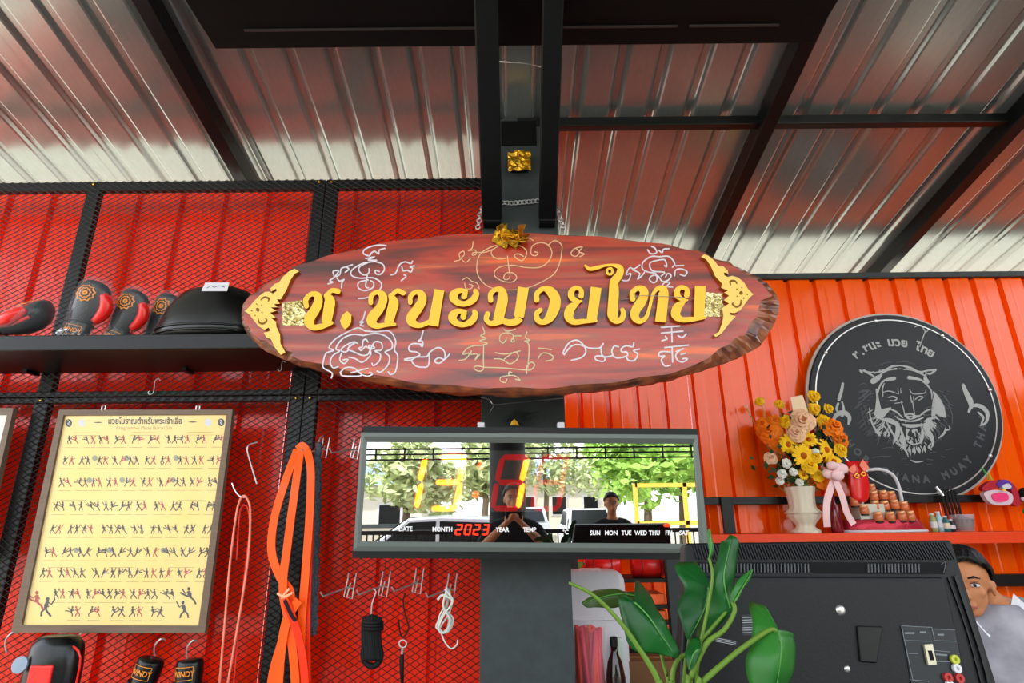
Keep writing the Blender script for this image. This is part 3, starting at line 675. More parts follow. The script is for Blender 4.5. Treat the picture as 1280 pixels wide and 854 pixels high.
lump(638, 295, YS-.02, .05, .028, 'crumpled gold foil flattened over the top middle edge of the wooden board', 4)
# plaque on column
pc = at(649, 200, YC-.05)
t = thing('gold_amulet', 'small square gold amulet on the black plate between the braces', 'amulet', pc)
MB().box(pc+V((0, .025, 0)), (.10, .05, .095)).build('amulet_back', m_dark, t, mods=BEV(.01, 3))
crumple([(635, 190), (663, 189), (663, 214), (635, 214)], vplane(YC-.055), 8, .02, .0, 'amulet_leaf', m_foil, t)

# chains
def chain(label, pts, Y, rr=.0125, wr=.0032, m=m_wire):
    P3 = [at(x, y, Y_) for (x, y, Y_) in [(p[0], p[1], Y if len(p) < 3 else p[2]) for p in pts]]
    t = thing('steel_chain', label, 'chain', P3[0], 'steel chains holding the board')
    # walk along
    L = [0]
    for a, b in zip(P3, P3[1:]): L.append(L[-1]+(b-a).length)
    n = max(2, int(L[-1]/(rr*1.75)))
    for i in range(n):
        s_ = L[-1]*(i+.5)/n
        for k in range(len(P3)-1):
            if L[k] <= s_ <= L[k+1]: break
        d = (P3[k+1]-P3[k]).normalized(); c = P3[k]+d*(s_-L[k])
        side = d.cross(V((0, 1, 0))).normalized()
        if i % 2: side = (side*.5+V((0, -1, 0))*.86).normalized()
        MB().tube([c+d*rr*1.25*math.cos(a)+side*rr*.85*math.sin(a) for a in [2*math.pi*q/12 for q in range(12)]], wr, 6, closed=True).build('link', m, t, smooth=True)
    return t
chain('steel chain running across the column plate under the gold amulet', [(626, 253), (640, 254), (652, 253), (674, 251)], YC-.015)
chain('short steel chain down the left side of the column to the board', [(604, 258, 2.56), (600, 268, 2.54), (597, 286, 2.5)], 2.52)
chain('short steel chain down the right side of the column to the board', [(694, 258, 2.56), (699, 268, 2.54), (704, 284, 2.5)], 2.52)
o = MB().tube(catmull([at(622, 77, 2.15), at(640, 78, 2.12), at(660, 80, 2.12), at(681, 85, 2.15)], 4), .0018, 5).build('tie_wire', m_wire); tag(o, 'thin pale wire stretched between the two braces near the top', 'wire')
mb = MB().tube(catmull([at(601, 497, 2.56), at(612, 500, 2.56), at(618, 506, 2.56), at(640, 504, 2.56), at(704, 498, 2.56)], 4), .0022, 5).tube([at(618, 506, 2.56), at(612, 516, 2.56)], .002, 5)
tag(mb.build('knotted_string', m_wire), 'white knotted string tied around the column between board and clock', 'string')
c0 = at(651, 527, 2.57)
mb = MB()
rn = random.Random(5)
for i in range(40):
    a = c0+V((rn.uniform(-.07, .05), rn.uniform(-.01, .015), rn.uniform(-.02, .04)))
    mb.tube(catmull([a, a+V((rn.uniform(-.03, .03), rn.uniform(-.01, .01), rn.uniform(.0, .02))), a+V((rn.uniform(-.04, .04), 0, rn.uniform(-.02, .02)))], 3), .0016, 4)
t = thing('dried_garland', 'wilted dark garland with a yellow blossom on top of the clock', 'garland', c0)
mb.build('dry_strand', mat('dry_leaf', '2c3330', .8), t)
MB().lathe([(.02, 0), (.012, .018), (.001, .028)], at(643, 532, 2.53), 10).build('blossom', m_gold, t)

# ================================================================== CLOCK
YK = 2.33; dl = R(1.2)
ck0 = at(663, 620, YK); nrm = (0, -math.cos(dl), -math.sin(dl))
KP = plane(ck0, nrm)
ckb = KP(663, 700, -.04)
clock = thing('digital_clock', 'wide black and grey digital wall clock with a mirrored front reading thirteen one', 'clock', ckb)
outer = [(455, 533), (872, 536), (888, 700), (440, 698)]
inner_o = [(452, 541), (871, 544), (886, 691), (442, 689)]
glass = [(459, 553), (866, 555), (874, 680), (451, 677)]
mb = MB()
def ringband(mb, A, B, tA, tB):
    b = len(mb.v); mb.v += [KP(x, y, tA) for x, y in A]+[KP(x, y, tB) for x, y in B]
    for i in range(4): mb.face([b+i, b+(i+1) % 4, b+4+(i+1) % 4, b+4+i])
ringband(mb, outer, inner_o, .0, .0); 
b = len(mb.v); mb.v += [KP(x, y, 0) for x, y in outer]+[KP(x, y, -.07) for x, y in [(460, 536), (868, 538), (882, 697), (446, 695)]]
for i in range(4): mb.face([b+i, b+(i+1) % 4, b+4+(i+1) % 4, b+4+i])
mb.face([b+4, b+5, b+6, b+7])
mb.build('case', m_black, clock)
mb = MB(); ringband(mb, inner_o, inner_o, 0, .006); ringband(mb, inner_o, [(455, 546), (868, 549), (880, 686), (447, 683)], .006, .008); ringband(mb, [(455, 546), (868, 549), (880, 686), (447, 683)], glass, .008, .002); 
mb.build('bezel', mat('grey_aluminium', '5f645f', .4, .4), clock)
# back plate behind the glass
MB().poly(glass, KP, -.012, -.0105).build('black_backing', m_dark, clock)
C3 = lambda x, y: (430+x/4.272, 520+y/4.272)
def rrect(x0, y0, x1, y1, r=4):
    out = []
    for cx_, cy_, a0 in ((x1-r, y1-r, 0), (x0+r, y1-r, 90), (x0+r, y0+r, 180), (x1-r, y0+r, 270)):
        for k in range(5): a = R(a0+k*22.5); out.append((cx_+r*math.cos(a), cy_+r*math.sin(a)))
    return out
m_dig = mat('grey_digit_panel', '5d625d', .6)
MB().poly(rrect(505, 563, 592, 640), KP, -.0102, -.0085).build('digit_panel', m_dig, clock)
MB().poly(rrect(611, 563, 715, 640), KP, -.0102, -.0085).build('digit_panel', m_dig, clock)
m_on = mat('led_orange_lit', 'ff7a12', .5, emit='ff6a08', es=7)
m_off = mat('led_red_dim', 'b01818', .5, emit='c01414', es=.5)
SEG = dict(T=[(860, 220), (972, 220)], UL=[(843, 238), (820, 335)], UR=[(975, 235), (952, 335)], M=[(838, 355), (940, 355)], LL=[(812, 375), (795, 478)], LR=[(953, 372), (932, 478)], B=[(815, 495), (915, 495)])
m_off2 = mat('led_dim_washed_out', '3a0c0c', .6)  # darker copy for the left digits, imitating segments washed out by reflection
def digit(dx, lit):
    d = MB(); e = MB(); nlit = ndim = 0
    for k, ((ax, ay), (bx, by)) in SEG.items():
        mbx = d if k in lit else e
        mbx.stroke([C3(ax+dx, ay)+(6.6,), C3((ax+bx)/2+dx, (ay+by)/2)+(7.2,), C3(bx+dx, by)+(6.6,)], KP, None, -.0085, -.007, sub=2)
        if k in lit: nlit += 1
        else: ndim += 1
    if nlit: d.build('lit_segment', m_on, clock)
    if ndim: e.build('dim_segment', m_off if dx >= 0 else m_off2, clock)
digit(-545, ('UR', 'LR')); digit(-335, ('T', 'UR', 'M', 'LR', 'B')); digit(0, ('UR', 'LR')); digit(215, ())
mb = MB()
for x, y in ((727, 268), (702, 420)): p = C3(x, y); mb.stroke([(p[0], p[1], 9), (p[0]+.3, p[1]+.2, 9)], KP, None, -.0085, -.007)
p = (834, 657); mb.stroke([(p[0]-2, p[1], 4), (p[0]+2, p[1], 4)], KP, None, -.0085, -.007)
mb.build('indicator_light', mat('led_red_lit', 'ff4a18', .5, emit='ff3a10', es=2.2), clock)
mb = MB()
SM = {'2': 'T UR M LL B', '0': 'T UL UR LL LR B', '3': 'T UR M LR B'}
for i, chx in enumerate('2023'):
    for k in SM[chx].split():
        (ax, ay), (bx, by) = SEG[k]
        f2 = lambda x, y: (569+i*11.2+(x-795)/190*9, 656+(y-210)/290*12.5)
        a, b_ = f2(ax, ay), f2(bx, by); mb.stroke([a+(2.0,), b_+(2.0,)], KP, None, -.0085, -.007, sub=1)
mb.build('year_digits', mat('led_small_red', 'ff3a18', .5, emit='ff2f10', es=3), clock)
def kt(mb, s_, px, py, size, P_=KP, off=.0006, bold=0.25, stretch=1):
    put_text(mb, s_, size, lambda u, v: P_(px+u, py-v, off), bold=bold, stretch=stretch)
mb = MB()
for s_, x, y in (('DATE', 507, 664), ('MONTH', 553, 664.5), ('YEAR', 628, 665), ('TEMP', 662, 665), ('°C', 707, 668), ('SUN', 744, 669), ('MON', 764, 669), ('TUE', 783, 669), ('WED', 801, 669), ('THU', 818, 669), ('FRI', 836, 669), ('SAT', 855, 669)):
    mb = MB(); kt(mb, s_, x, y, 8, off=.0012, bold=.18, stretch=.85); mb.build('printed_word', mat('white_print', 'f2f0ee', .5), clock)
def mirror_mat():
    m = bpy.data.materials.new('mirror_film_glass'); m.use_nodes = True; n = m.node_tree; n.nodes.clear()
    o = n.nodes.new('ShaderNodeOutputMaterial'); mx = n.nodes.new('ShaderNodeMixShader'); tr = n.nodes.new('ShaderNodeBsdfTransparent'); gl = n.nodes.new('ShaderNodeBsdfGlossy')
    tr.inputs[0].default_value = (.8, .8, .8, 1); gl.inputs[0].default_value = (.97, .97, .96, 1); gl.inputs[1].default_value = 0.0; mx.inputs[0].default_value = .54
    n.links.new(tr.outputs[0], mx.inputs[1]); n.links.new(gl.outputs[0], mx.inputs[2]); n.links.new(mx.outputs[0], o.inputs[0]); return m
mb = MB(); mb.poly([(458, 552.5), (866.5, 554.5), (874.5, 680.5), (450, 677.5)], KP, 0, 0); mb.build('mirror_glass', mirror_mat(), clock)
for x, px in ((600, 0), (703, 0)):
    a = KP(x, 533, -.06)
    MB().box((a.x, a.y+.03, a.z+.012), (.03, .05, .03)).build('hanging_clip', m_white, clock, mods=BEV(.004))
# hanger cleat reaching the column
a = KP(655, 560, -.075); MB().bb((a.x-.12, a.y, a.z-.05), (a.x+.12, YC, a.z+.03)).build('wall_cleat', m_steel, clock)
# wall cleats of the board
a = SP(650, 400); MB().bb((a.x-.14, YS+.10, a.z-.12), (a.x+.14, YC, a.z+.05)).build('wall_cleat', m_steel, sign)

# ================================================================== POSTERS
YP = 2.655
PP = plane(V((0, YP, 0)), (0, -1, 0))
m_frame = mat('brown_grey_wood_frame', '74604f', .4, var=.2, bscale=8, stretch=(1, 1, 8))
m_paper = mat('yellow_poster_paper', 'f2c23a', .3, coat=.5, col2='ecd080', bscale=1.4)
def quad(mb, q, P_, t0, t1, both=True): mb.poly(q, P_, t0, t1, both)
def poster_frame(t, o_, i_):
    for k in range(4):
        A, B = o_[k], o_[(k+1) % 4]; C_, D = i_[(k+1) % 4], i_[k]
        MB().poly([A, B, C_, D], PP, -.012, .014, True).build('frame_rail', m_frame, t)
po = [(76.5, 513), (292.5, 513), (258, 791), (17, 790)]; pi = [(82, 520), (285, 519), (250, 782), (30, 781)]
post = thing('framed_poster', 'tall yellow framed poster of rows of Thai boxing stances hung on the mesh', 'poster', PP(140, 791))
poster_frame(post, po, pi)
MB().poly([(81, 519), (286, 518), (251, 783), (29, 782)], PP, -.006, .002, True).build('poster_sheet', m_paper, post)
def PU(u, v):   # poster coordinates u 0..1, v 0..1 (down) in picture pixels
    (x0, y0), (x1, y1), (x2, y2), (x3, y3) = pi
    return ((1-v)*((1-u)*x0+u*x1)+v*((1-u)*x3+u*x2), (1-v)*((1-u)*y0+u*y1)+v*((1-u)*y3+u*y2))
pr_b = MB(); pr_r = MB(); pr_l = MB(); pr_g = MB()
rn = random.Random(11)
def figure(mb, u, v, s, kick=False):
    x, y = PU(u, v); h = 12*s; f_ = rn.choice((-1, 1)); ln = rn.uniform(-.35, .35)
    hip = (x, y-h*.45); neck = (x+ln*h*.4, y-h*.82)
    st = lambda pts, w: mb.stroke([(p[0], p[1], w) for p in pts], PP, None, .002, .0024, sub=1, caps=False)
    st([hip, neck], 2.3*s)
    mb.poly([(neck[0]+ln*1.5+1.25*s*math.cos(a), neck[1]-1.6*s+1.4*s*math.sin(a)) for a in [k*1.05 for k in range(6)]], PP, .002, .0024)
    for sd in (-1, 1):
        if kick and sd == f_: st([hip, (hip[0]+sd*h*.3, hip[1]-h*.1), (hip[0]+sd*h*.62, hip[1]-h*rn.uniform(.0, .45))], 1.25*s)
        else: st([hip, (hip[0]+sd*h*rn.uniform(.1, .25), hip[1]+h*.2), (hip[0]+sd*h*rn.uniform(.05, .4), y)], 1.25*s)
    st([neck, (neck[0]+f_*h*.22, neck[1]+h*.16), (neck[0]+f_*h*.42, neck[1]-h*rn.uniform(-.05, .25))], .95*s)
    st([neck, (neck[0]-f_*h*.16, neck[1]+h*.2), (neck[0]+f_*h*.1, neck[1]+h*rn.uniform(.1, .3))], .95*s)
rows = [(.168, 10, .03, .98), (.275, 10, .04, .95), (.40, 10, .04, .96), (.545, 10, .04, .98), (.655, 10, .05, .97), (.74+.015, 10, .06, .97), (.775+.09, 10, .05, .97)]
rows = [(.135, 10), (.235, 10), (.34, 10), (.455, 10), (.565, 10), (.675, 10), (.775, 10), (.875, 8), (.96, 5)]
for ri, (v, n) in enumerate(rows):
    u0, u1 = (.06, .95) if n == 10 else ((.16, .78) if n == 8 else (.26, .74))
    for i in range(n):
        u = u0+(u1-u0)*i/(n-1)+rn.uniform(-.012, .012)
        sc_ = .85+.25*v
        if ri in (1, 2, 5) and i in (4, 7, 2): 
            x, y = PU(u-.03, v-.02); pr_g.poly([(x+3.6*math.cos(a), y-3+3.6*math.sin(a)) for a in [k*.52 for k in range(12)]], PP, .002, .0023)
        figure(pr_b, u, v, sc_*.95, rn.random() < .3); 
        figure(pr_r if rn.random() < (.75 if ri < 3 or ri > 5 else .35) else pr_b, u+.038, v, sc_*.95, rn.random() < .4)
        x, y = PU(u+.018, v+.018); pr_l.stroke([(x-8, y, .55), (x+8, y, .55)], PP, None, .002, .0023, sub=1, caps=False)
figure(pr_r, .06, .93, 1.9, True); figure(pr_b, .115, .96, 1.9); figure(pr_b, .93, .90, 1.7, True); figure(pr_b, .91, .965, 1.7)
for v in (.082, .095, .405, .725):
    for u in (.15, .5, .85):
        x, y = PU(u, v); pr_l.stroke([(x-16, y, .5), (x+16, y, .5)], PP, None, .002, .0023, sub=1, caps=False)
tx, ty = PU(.5, .040)
put_text(pr_b, 'มวยโบราณตำหรับพระเจ้าเสือ', 10.0, lambda u, v: PP(tx+u, ty-v, .0024), bold=.3, stretch=.82)
for sd in (-1, 1): x, y = PU(.5+sd*.29, .033); pr_b.stroke([(x-5, y, .6), (x, y, 1.6), (x+5, y, .6)], PP, None, .002, .0024, sub=1)
tx2, ty2 = PU(.5, .068); put_text(pr_l, 'Programme Muay Boran Sib', 6.5, lambda u, v: PP(tx2+u, ty2-v, .0024), stretch=.95)
for u, m_i in ((.03, pr_b), (.965, pr_b)):
    x, y = PU(u, .035); m_i.poly([(x+4.2*math.cos(a), y+5*math.sin(a)) for a in [k*.52 for k in range(12)]], PP, .002, .0023)
wh = MB()
for u in (.11, .885):
    x, y = PU(u, .035); wh.poly([(x+4.4*math.cos(a), y+5*math.sin(a)) for a in [k*.52 for k in range(12)]], PP, .002, .0023)
for u in (.03, .965):
    x, y = PU(u, .035); wh.stroke([(x-1, y-3, .9), (x+1.6, y-1, .9), (x-1, y+.5, .9), (x+1.5, y+3, .9)], PP, None, .0024, .0027, sub=2)
pr_b.build('black_print', mat('print_black', '241c18', .6), post); pr_r.build('red_print', mat('print_red', 'a8321e', .6), post)
pr_l.build('caption_print', mat('print_olive', '9a7a34', .6), post); pr_g.build('grey_medallion_print', mat('print_grey', '8f8f70', .6), post); wh.build('white_seal_print', m_white, post)
MB().poly(pi, PP, .0045, .005).build('cover_glass', mat('poster_glass', 'ffffff', .08, alpha=.1, spec=.6), post)
for px in (129, 247):
    p = PP(px, 513, 0); MB().tube([p+V((-.008, 0, 0)), p+V((-.008, 0, .02)), p+V((.008, 0, .02)), p+V((.008, 0, 0))], .003, 6).build('hanging_loop', m_wire, post)
# second poster at the left edge
post2 = thing('framed_poster', 'framed white poster cut off by the left edge of the photo', 'poster', PP(-60, 700))
po2 = [(-190, 512), (20, 511), (-22, 700), (-240, 700)]; pi2 = [(-180, 520), (12, 519), (-30, 692), (-228, 692)]
poster_frame(post2, po2, pi2); MB().poly([(-181, 519), (13, 518), (-29, 693), (-229, 693)], PP, -.006, .002, True).build('poster_sheet', mat('white_poster_paper', 'e4e0d6', .4), post2)
for px in (-60,):
    p = PP(px, 512, 0); MB().tube([p+V((-.008, 0, 0)), p+V((-.008, 0, .02)), p+V((.008, 0, .02)), p+V((.008, 0, 0))], .003, 6).build('hanging_loop', m_wire, post2)
# ================================================================== HANGING THINGS ON THE LOWER MESH
YH = YM-.01
def strap(mb, pts, wd, Y=2.62, thick=.006):
    """flat band through picture points; each point may carry its own depth"""
    Q = catmull([(p[0], p[1], (p[2] if len(p) > 2 else Y)) for p in pts], 5)
    C_ = [at(x, y, yy) for x, y, yy in Q]; n = len(C_); b = len(mb.v)
    for i in range(n):
        d = (C_[min(n-1, i+1)]-C_[max(0, i-1)]).normalized(); s_ = d.cross(V((0, 1, 0)))
        s_ = s_.normalized() if s_.length > 1e-5 else V((1, 0, 0))
        ww = wd[i*len(wd)//n] if isinstance(wd, list) else wd
        for a, e in ((-1, 0), (1, 0), (1, 1), (-1, 1)): mb.v.append(C_[i]+s_*a*ww/2+V((0, -thick*e, 0)))
    for i in range(n-1):
        for k in range(4): mb.face([b+4*i+k, b+4*i+(k+1) % 4, b+4*i+4+(k+1) % 4, b+4*i+4+k])
    mb.face([b, b+3, b+2, b+1]); e = b+4*(n-1); mb.face([e, e+1, e+2, e+3])
    return mb
m_rub = mat('orange_rubber', 'ff5a0c', .38); m_rubr = mat('red_orange_rubber', 'f2320c', .38)
t = thing('resistance_band', 'pair of long orange rubber exercise bands knotted together on the mesh', 'band', at(372, 900, 2.6))
strap(MB(), [(372, 562, 2.64), (356, 605), (343, 650), (340, 690), (350, 720), (364, 745, 2.60), (356, 790), (342, 840), (338, 880)], .034, 2.60).build('band_strip', m_rub, t)
strap(MB(), [(376, 563, 2.63), (368, 620), (360, 680), (354, 735), (362, 780, 2.585), (368, 830), (371, 880)], .034, 2.585).build('band_strip', m_rub, t)
strap(MB(), [(374, 750, 2.57), (359, 775), (351, 820), (347, 880)], .036, 2.575).build('band_strip', m_rub, t)
strap(MB(), [(358, 752, 2.565), (372, 790), (380, 830), (383, 880)], .030, 2.57).build('band_strip', m_rubr, t)
strap(MB(), [(384, 563, 2.63), (389, 590), (387, 650), (382, 720), (377, 790), (377, 880)], .034, 2.60).build('band_strip', m_rub, t)
strap(MB(), [(390, 575, 2.61), (391, 640), (387, 740), (386, 800), (388, 880)], .014, 2.61).build('band_strip', m_rubr, t)
strap(MB(), [(372, 562, 2.64), (378, 557, 2.63), (384, 563, 2.63)], .03, 2.62).build('band_strip', m_rub, t)
MB().tube(catmull([at(347, 742, 2.55), at(356, 746, 2.54), at(366, 741, 2.54), at(352, 748, 2.545), at(362, 736, 2.55)], 3), .005, 6).build('tie', mat('peach_rubber', 'ffb48a', .5), t)
strap(MB(), [(356, 750, 2.56), (364, 768, 2.56), (370, 776, 2.56)], .012).build('band_fold', m_blackr, t)
mb = MB()
for i in range(9):
    x, y = 340.5-i*.55*0+(-.0)*i, 828+i*4.2
t2 = thing('knitted_strap', 'grey speckled woven strap hanging right beside the orange bands', 'strap', at(396, 880, 2.64))
mb = MB(); pts = []
for i in range(70):
    y = 553+i*3.5; x = 398-(y-553)*.030+1.0*math.sin(i*.9); pts.append(at(x, y, 2.65))
mb.tube(pts, [.012+.006*min(1, i/12)+.0022*(i % 2) for i in range(70)], 8, flat=.5)
mb.build('strap_cord', mat('speckled_webbing', '55606a', .7, bump=1, bscale=120, col2='2a3034'), t2)
MB().tube(catmull([at(397, 556, 2.65), at(400, 548, 2.66), at(404, 545, 2.68)], 3), .003, 5).build('strap_hook', m_wire, t2)
# pink cord loops
m_pink = mat('pink_cord', 'f08a72', .6)
t = thing('jump_rope', 'long pink-red skipping rope looped over a wire hook beside the yellow poster', 'rope', at(290, 900, 2.64))
MB().tube([at(x, y, 2.64) for x, y in catmull([(272, 880), (280, 790), (288, 700), (296, 640), (302, 622), (308, 622), (313, 640), (310, 700), (296, 790), (280, 880)], 5)], .0048, 7).build('rope', m_pink, t, smooth=True)
MB().tube([at(x, y, 2.65) for x, y in catmull([(290, 880), (298, 790), (308, 700), (312, 660), (309, 634), (300, 640), (296, 700)], 5)], .0036, 6).build('rope', mat('red_cord', 'e0392c', .6), t, smooth=True)
MB().tube([at(x, y, 2.66) for x, y in catmull([(290, 604), (293, 612), (299, 620), (306, 622)], 4)], .003, 6).build('wire_hook', m_wire, t)
o = MB().tube([at(x, y, 2.665) for x, y in catmull([(322, 553), (312, 556), (309, 563), (314, 582), (321, 605)], 4)], .0028, 6).build('wire_hook', m_wire); tag(o, 'bent white wire hook hanging empty on the mesh right of the poster', 'hook')
# display hooks
def disp_hook(label, px, py, s=1.0, arm=.1):
    p = at(px, py, YH-.006); t = thing('display_hook', label, 'hook', p, 'white wire display hooks')
    w_, h_ = .024*s, .062*s
    MB().tube([p+V(q) for q in ((-w_, -.004, h_), (-w_*.85, 0, h_*.6), (-w_*.6, 0, -h_*.7), (w_*1.1, 0, -h_*.7), (w_*.6, 0, h_*.7), (w_*.5, -.004, h_*1.15))], .0028, 6).build('hook_back', m_wire, t)
    MB().tube([p+V(q) for q in ((-w_*.1, 0, h_*.35), (0, 0, -h_*.7))], .0026, 6).build('hook_wire', m_wire, t)
    MB().tube([p+V(q) for q in ((-w_*.75, 0, 0), (w_*.85, 0, 0))], .0026, 6).build('hook_wire', m_wire, t)
    a = p+V((-.0*s, -.004, .004))
    MB().tube([a, a+V((-.045*s, -arm*.5, -.025)), a+V((-.08*s, -arm, -.045)), a+V((-.094*s, -arm-.012, -.03))], .0034, 7).build('hook_arm', m_wire, t)
    t.rotation_euler = (0, R(14), 0)
    return t
disp_hook('white wire hook on the lower mesh, nearest to the orange bands, empty', 437, 735, .9)
disp_hook('white wire hook that the black rope coil hangs from', 480, 733, .9)
disp_hook('white wire hook that the thin black lanyard hangs from', 522, 729, .9, .1)
disp_hook('white wire hook that the white cord coil hangs from', 563, 737, .95, .08)
disp_hook('white wire hook hooked on the mesh level with the clock top, left one', 405, 562, .8, .05)
disp_hook('white wire hook half hidden behind the left end of the clock', 444, 563, .85, .1)
# black wrap coil
t = thing('black_rope_coil', 'bundled black rope coil hanging from a white hook', 'rope', at(465, 835, 2.6))
mb = MB()
for i in range(9):
    x0 = 455+i*2.6; pts = catmull([(x0, 768+abs(i-4)), (x0-1.5, 790), (x0-.5, 812), (x0+.5, 826)], 3); mb.tube([at(x, y, 2.585-.012*math.sin(i*.4+.3)) for x, y in pts], .0075, 6)
mb.build('rope_bundle', m_blackr, t, smooth=True)
MB().tube([at(465+9*math.cos(a)*(1.25), 818+15*math.sin(a), 2.60) for a in [2*math.pi*k/24 for k in range(24)]], .012, 8, closed=True).build('rope_loop', m_blackr, t, smooth=True)
mb = MB()
for yy in (778, 782, 786): mb.tube([at(453, yy, 2.57), at(466, yy+1, 2.545), at(479, yy, 2.57)], .007, 6)
mb.build('rope_wrap', m_blackr, t, smooth=True)
MB().tube([at(x, y, 2.6) for x, y in catmull([(464, 770), (465, 755), (470, 740), (466, 736)], 3)], .003, 6).build('hanging_hook', m_wire, t)
# lanyard with ring
t = thing('lanyard', 'thin black lanyard with a steel ring and small strap on the third hook', 'lanyard', at(503, 870, 2.6))
MB().tube([at(x, y, 2.6) for x, y in catmull([(507, 741), (504, 752), (507, 770), (511, 785), (504, 797), (500, 790), (498, 775)], 4)], .003, 6).build('cord', m_blackr, t)
MB().tube([at(503.5+4.6*math.cos(a), 805+4.8*math.sin(a), 2.6) for a in [2*math.pi*k/16 for k in range(16)]], .003, 6, closed=True).build('ring', m_wire, t, smooth=True)
MB().tube([at(503, 811, 2.6), at(502.5, 818, 2.6)], .005, 6).build('clip', m_wire, t)
MB().tube([at(503, 818, 2.6), at(502, 826, 2.6), at(503, 860, 2.6)], [.007, .010, .006], 8).build('strap_tail', m_blackr, t, smooth=True)
# white cord coil
m_cord = mat('white_nylon_cord', 'd5d6cc', .7)
t = thing('white_cord_coil', 'tangled white nylon cord coil hanging at the lower right of the mesh', 'cord', at(555, 815, 2.6))
rn = random.Random(2)
for j in range(7):
    q = [(558+rn.uniform(-3, 3), 735+rn.uniform(-2, 3)), (562+rn.uniform(-3, 5), 752), (556+rn.uniform(-6, 6), 768), (548+rn.uniform(-4, 3), 784+rn.uniform(-3, 3)), (553+rn.uniform(-3, 6), 791), (563+rn.uniform(-5, 4), 775), (554, 758), (559+rn.uniform(-2, 2), 738)]
    MB().tube([at(x, y, 2.6-.006*j) for x, y in catmull(q, 4)], .0033, 6).build('cord_loop', m_cord, t, smooth=True)
MB().tube([at(x, y, 2.57) for x, y in catmull([(551, 790), (556, 803), (564, 811), (571, 806), (572, 800)], 4)], .0028, 6).build('cord_end', m_cord, t)
MB().tube([at(x, y, 2.565) for x, y in catmull([(547, 750), (553, 744), (562, 748)], 4)]+[at(562, 742, 2.62), at(562, 736, 2.69)], .005, 6).build('cord_wrap', m_cord, t)
# things at the bottom left
for px, py, lab in ((16, 800, 'small steel hook at the lower left corner under the poster'), (55, 806, 'steel hook carrying the black and red headguard'), (103, 800, 'steel hook under the middle of the yellow poster'), (201, 808, 'steel hook carrying the left hanging glove'), (241, 810, 'steel hook carrying the right hanging glove')):
    p = at(px, py, YH-.01)
    o = MB().tube([p+V(q) for q in catmull([(-.012, 0, -.05), (-.018, -.01, -.02), (-.012, -.02, .01), (.004, -.015, .03), (.016, 0, .024)], 4)], .0035, 6).build('s_hook', m_wire); tag(o, lab, 'hook', 'steel s hooks')
t = thing('headguard', 'black headguard with red lining hanging below the poster, lower left corner', 'headguard', at(68, 860, 2.55))
c = at(66, 838, 2.56)
MB().lathe([(.05, .125), (.075, .12), (.10, .09), (.11, .02), (.11, -.08), (.1, -.16), (.06, -.18)], c, 20, sy=.6).build('shell', m_gl, t, smooth=True)
MB().box(c+V((.0, -.062, -.03)), (.09, .012, .12)).build('lining', m_glr, t, mods=BEV(.01, 3))
MB().tube(catmull([c+V((.06, -.03, .1)), c+V((.12, -.03, .05)), c+V((.12, -.03, -.1))], 4), .004, 6).build('strap', m_glr, t)
MB().lathe([(.001, 0), (.03, .003), (.03, .012), (.001, .014)], c+V((-.09, -.05, .03)), 14, Matrix.Rotation(R(80), 3, 'X')).build('ear_plate', mat('grey_gel', '8a98a8', .4), t)
ga = glove('black glove with gold cuff label hanging upside down, left of two under the poster', bag=False, flip=-1); place(ga, 190, 824, 2.6, rx=R(180), ry=R(-14), rz=R(180)); ga['group'] = 'hanging gloves under the poster'
gb = copy_tree(ga); gb['label'] = 'black glove with gold cuff label hanging upside down, right of two under the poster'; place(gb, 238, 825, 2.6, rx=R(180), ry=R(3), rz=R(180))

# ================================================================== RIGHT SIDE: RED SHELF, BAR
YF = 3.45
zst = at(1080, 666.5, YF).z; zsb = at(1080, 681, YF).z
xs0 = at(760, 666, YF).x
t = thing('long_shelf', 'long orange-red shelf along the orange wall under the black disc', 'shelf', ((xs0+xe_b)/2, 3.6, zsb))
MB().bb((xs0, YF, zsb), (xe_b-.01, YB-.006, zst)).build('shelf_board', m_shelfred, t, mods=BEV(.003))
for x in (1.5, 2.4, 3.2): MB().bb((x-.012, YF+.05, zsb-.1), (x+.012, YB-.006, zsb)).build('bracket', m_steel, t)
zb0 = at(940, 631, 3.66).z; zb1 = at(940, 621.5, 3.66).z
o = MB().bb((at(720, 626, 3.66).x, 3.64, zb0), (xe_b-.02, 3.70, zb1)).build('trim_11', m_steel, mods=BEV(.003)); struct(o, 'black steel rail along the orange wall behind the flowers')
xq = at(907, 640, 3.66).x
o = MB().bb((xq-.035, 3.62, zst), (xq+.035, 3.64, zb1)).build('trim_12', m_steel, mods=BEV(.003)); struct(o, 'short black upright standing on the orange shelf left of the flowers')
# small lower rail at right
o = MB().bb((at(1200, 715, 3.66).x, 3.64, at(1250, 733, 3.66).z), (xe_b-.02, 3.70, at(1250, 718, 3.66).z)).build('trim_13', m_steel); struct(o, 'lower black rail on the orange wall at the right edge')

